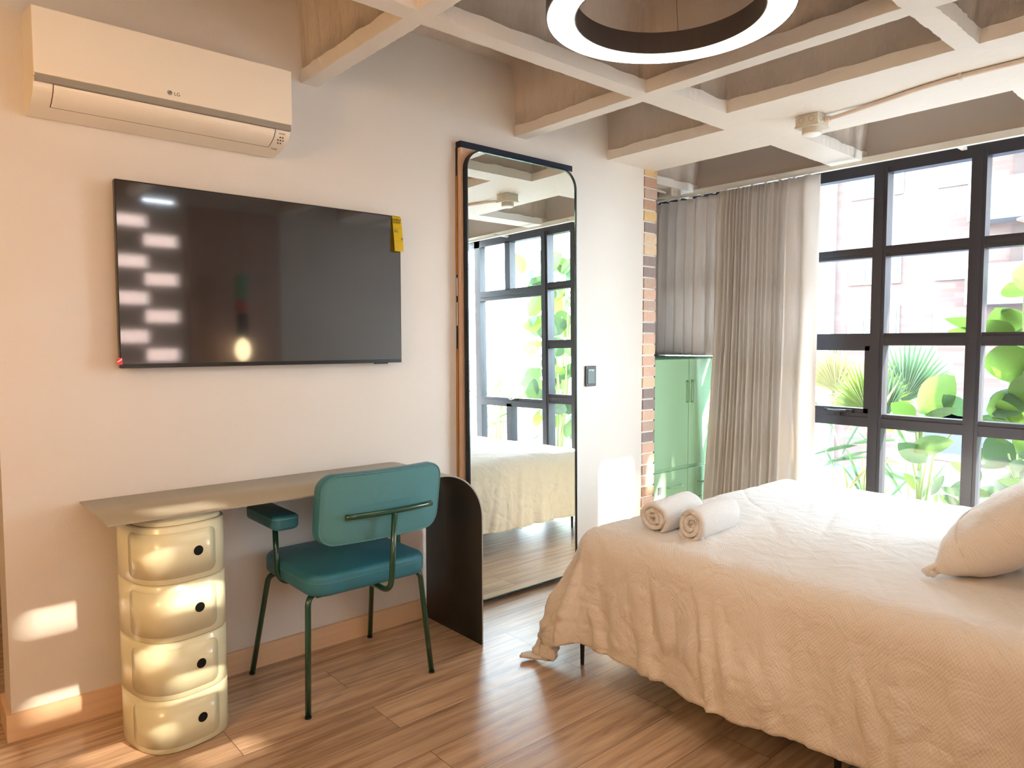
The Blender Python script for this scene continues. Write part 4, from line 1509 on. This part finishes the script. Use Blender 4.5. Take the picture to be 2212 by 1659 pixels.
def leafy(name, label, root, leaves, trunk=None, group=None):
    """leaves: (base, tip, width, droop, material)"""
    t = thing(name, label, 'plant', root, group)
    for i, (b, tp, w, dr_, m_) in enumerate(leaves):
        b = Vector(b); tp = Vector(tp)
        bm = bmesh.new()
        ax = (tp-b).normalized()
        sd = ax.cross(Vector((-1, 0.15, 0.1)))
        leaf(bm, b, tp, sd, w, dr_, 0.14)
        lf = part('leaf', bm, m_, t)
        rp = Vector(root)+Vector((0, 0, 0.0))
        mid = (rp+b)/2
        mid.z = max(rp.z, b.z-0.25*abs(b.z-rp.z)-0.05)
        mid.x = rp.x*0.7+b.x*0.3; mid.y = rp.y*0.7+b.y*0.3
        part('leaf_stalk', T([rp, mid, b], [0.012, 0.009, 0.004], 6), M_stem, t, smooth=True)
    if trunk:
        part('trunk', T(trunk, 0.035, 10), M_trunk, t, smooth=True)
    return t
X = 5.0
def LV(u0, v0, u1, v1, w, X0=5.0, X1=None, dr_=0.03, m_=None):
    return (at(u0, v0, X0), at(u1, v1, X1 or X0-0.12), w, dr_, m_ or L_bright)
r0 = at(1985, 1100, 5.05); r0.z = -0.08
leafy('broad_leaf_plant', 'low plant with one large upright oval leaf in the middle window bay', r0, [
    LV(1985, 892, 2062, 808, 0.24), LV(1975, 905, 1925, 868, 0.13, m_=L_bright), LV(1990, 900, 1945, 925, 0.16, m_=L_mid),
    LV(2085, 900, 2038, 850, 0.13, m_=L_mid), LV(1995, 900, 2075, 880, 0.06, m_=L_bright), LV(1965, 970, 2060, 950, 0.12, X0=4.8), LV(2000, 1000, 1940, 955, 0.14, X0=4.85, m_=L_mid)])
# banana-like plant at the right
rt_ = at(2198, 1100, 5.15); rt_.z = -0.08
bl_ = [LV(2195, 830, 2168, 738, 0.30), LV(2185, 745, 2125, 690, 0.16, m_=L_bright), LV(2200, 735, 2150, 662, 0.22, m_=L_bright), LV(2205, 700, 2165, 665, 0.10, m_=L_mid),
       LV(2175, 720, 2040, 685, 0.09, m_=L_bright), LV(2160, 725, 2045, 712, 0.08, m_=L_bright), LV(2212, 640, 2178, 610, 0.16, X0=4.8), LV(2250, 600, 2185, 590, 0.16, X0=4.7),
       LV(2200, 840, 2150, 900, 0.20, m_=L_mid), LV(2200, 900, 2235, 800, 0.22), LV(2205, 880, 2130, 885, 0.20), LV(2150, 930, 2122, 900, 0.18, m_=L_mid), LV(2200, 790, 2250, 700, 0.24, m_=L_mid),
       LV(2190, 960, 2125, 985, 0.2, m_=L_mid), LV(2195, 980, 2240, 930, 0.2), LV(2210, 860, 2260, 790, 0.25), LV(2195, 940, 2160, 860, 0.15, m_=L_bright)]
leafy('banana_plant', 'tall banana like plant with broad glossy leaves at the right edge of the window', rt_, bl_,
      trunk=[rt_, at(2200, 900, 5.15), at(2196, 800, 5.15)])
# lower plants behind glass
def shrub(label, root, n, spread, hgt, m_, seed, w=0.05, L_=0.3, name='shrub', top=None):
    t = thing(name, label, 'plant', root)
    rnd = random.Random(seed)
    root = Vector(root)
    for i in range(n):
        a = rnd.uniform(0, 2*PI); rr = spread*math.sqrt(rnd.random())
        z = rnd.uniform(0.15, 1)*hgt
        b = root+Vector((0.6*rr*math.cos(a), rr*math.sin(a), z))
        el = rnd.uniform(-0.3, 1.1)
        a2 = rnd.uniform(0, 2*PI)
        dv_ = Vector((math.cos(a2)*math.cos(el)*0.6, math.sin(a2)*math.cos(el), math.sin(el)))
        ll = L_*rnd.uniform(0.6, 1.2)
        bm = bmesh.new()
        leaf(bm, b, b+dv_*ll, dv_.cross(Vector((-1, 0.2, 0.2))), w*rnd.uniform(0.7, 1.3), 0.15, 0.15, 7)
        part('leaf', bm, m_[i % len(m_)], t)
    bm = bmesh.new()
    for i in range(max(3, n//6)):
        a = rnd.uniform(0, 2*PI); rr = spread*rnd.uniform(0.2, 0.9)
        e = root+Vector((0.6*rr*math.cos(a), rr*math.sin(a), hgt*rnd.uniform(0.6, 1)))
        tube(bm, [root+Vector((0.05*math.cos(a), 0.05*math.sin(a), 0)), (root+e)/2+Vector((0.03, 0.03, 0.05)), e], [0.012, 0.009, 0.005], 6)
    part('stems', bm, M_stem, t, smooth=True)
    return t
shrub('slender grassy plant low in the left window bay', (5.1, 2.12, -0.08), 40, 0.35, 0.80, [L_palm, L_mid, L_yellow], 11, w=0.025, L_=0.45, name='grassy_plant')
shrub('light green bushy plant low in the middle window bay', (5.0, 1.55, -0.08), 44, 0.30, 0.55, [L_bright, L_mid], 12, w=0.06, L_=0.22)
shrub('dense leafy shrub under the banana plant at the right', (5.0, 1.05, -0.08), 60, 0.35, 0.85, [L_mid, L_bright, L_palm], 13, w=0.07, L_=0.25)
shrub('tall round leaved shrub seen in the mirror beyond the right bay', (5.15, 0.05, -0.08), 90, 0.40, 2.25, [L_bright, L_mid], 14, w=0.20, L_=0.26, name='round_leaf_shrub')
shrub('feathery low shrub seen in the mirror by the corner post', (5.0, -0.75, -0.08), 50, 0.30, 0.95, [L_yellow, L_bright], 15, w=0.03, L_=0.3, name='feathery_shrub')
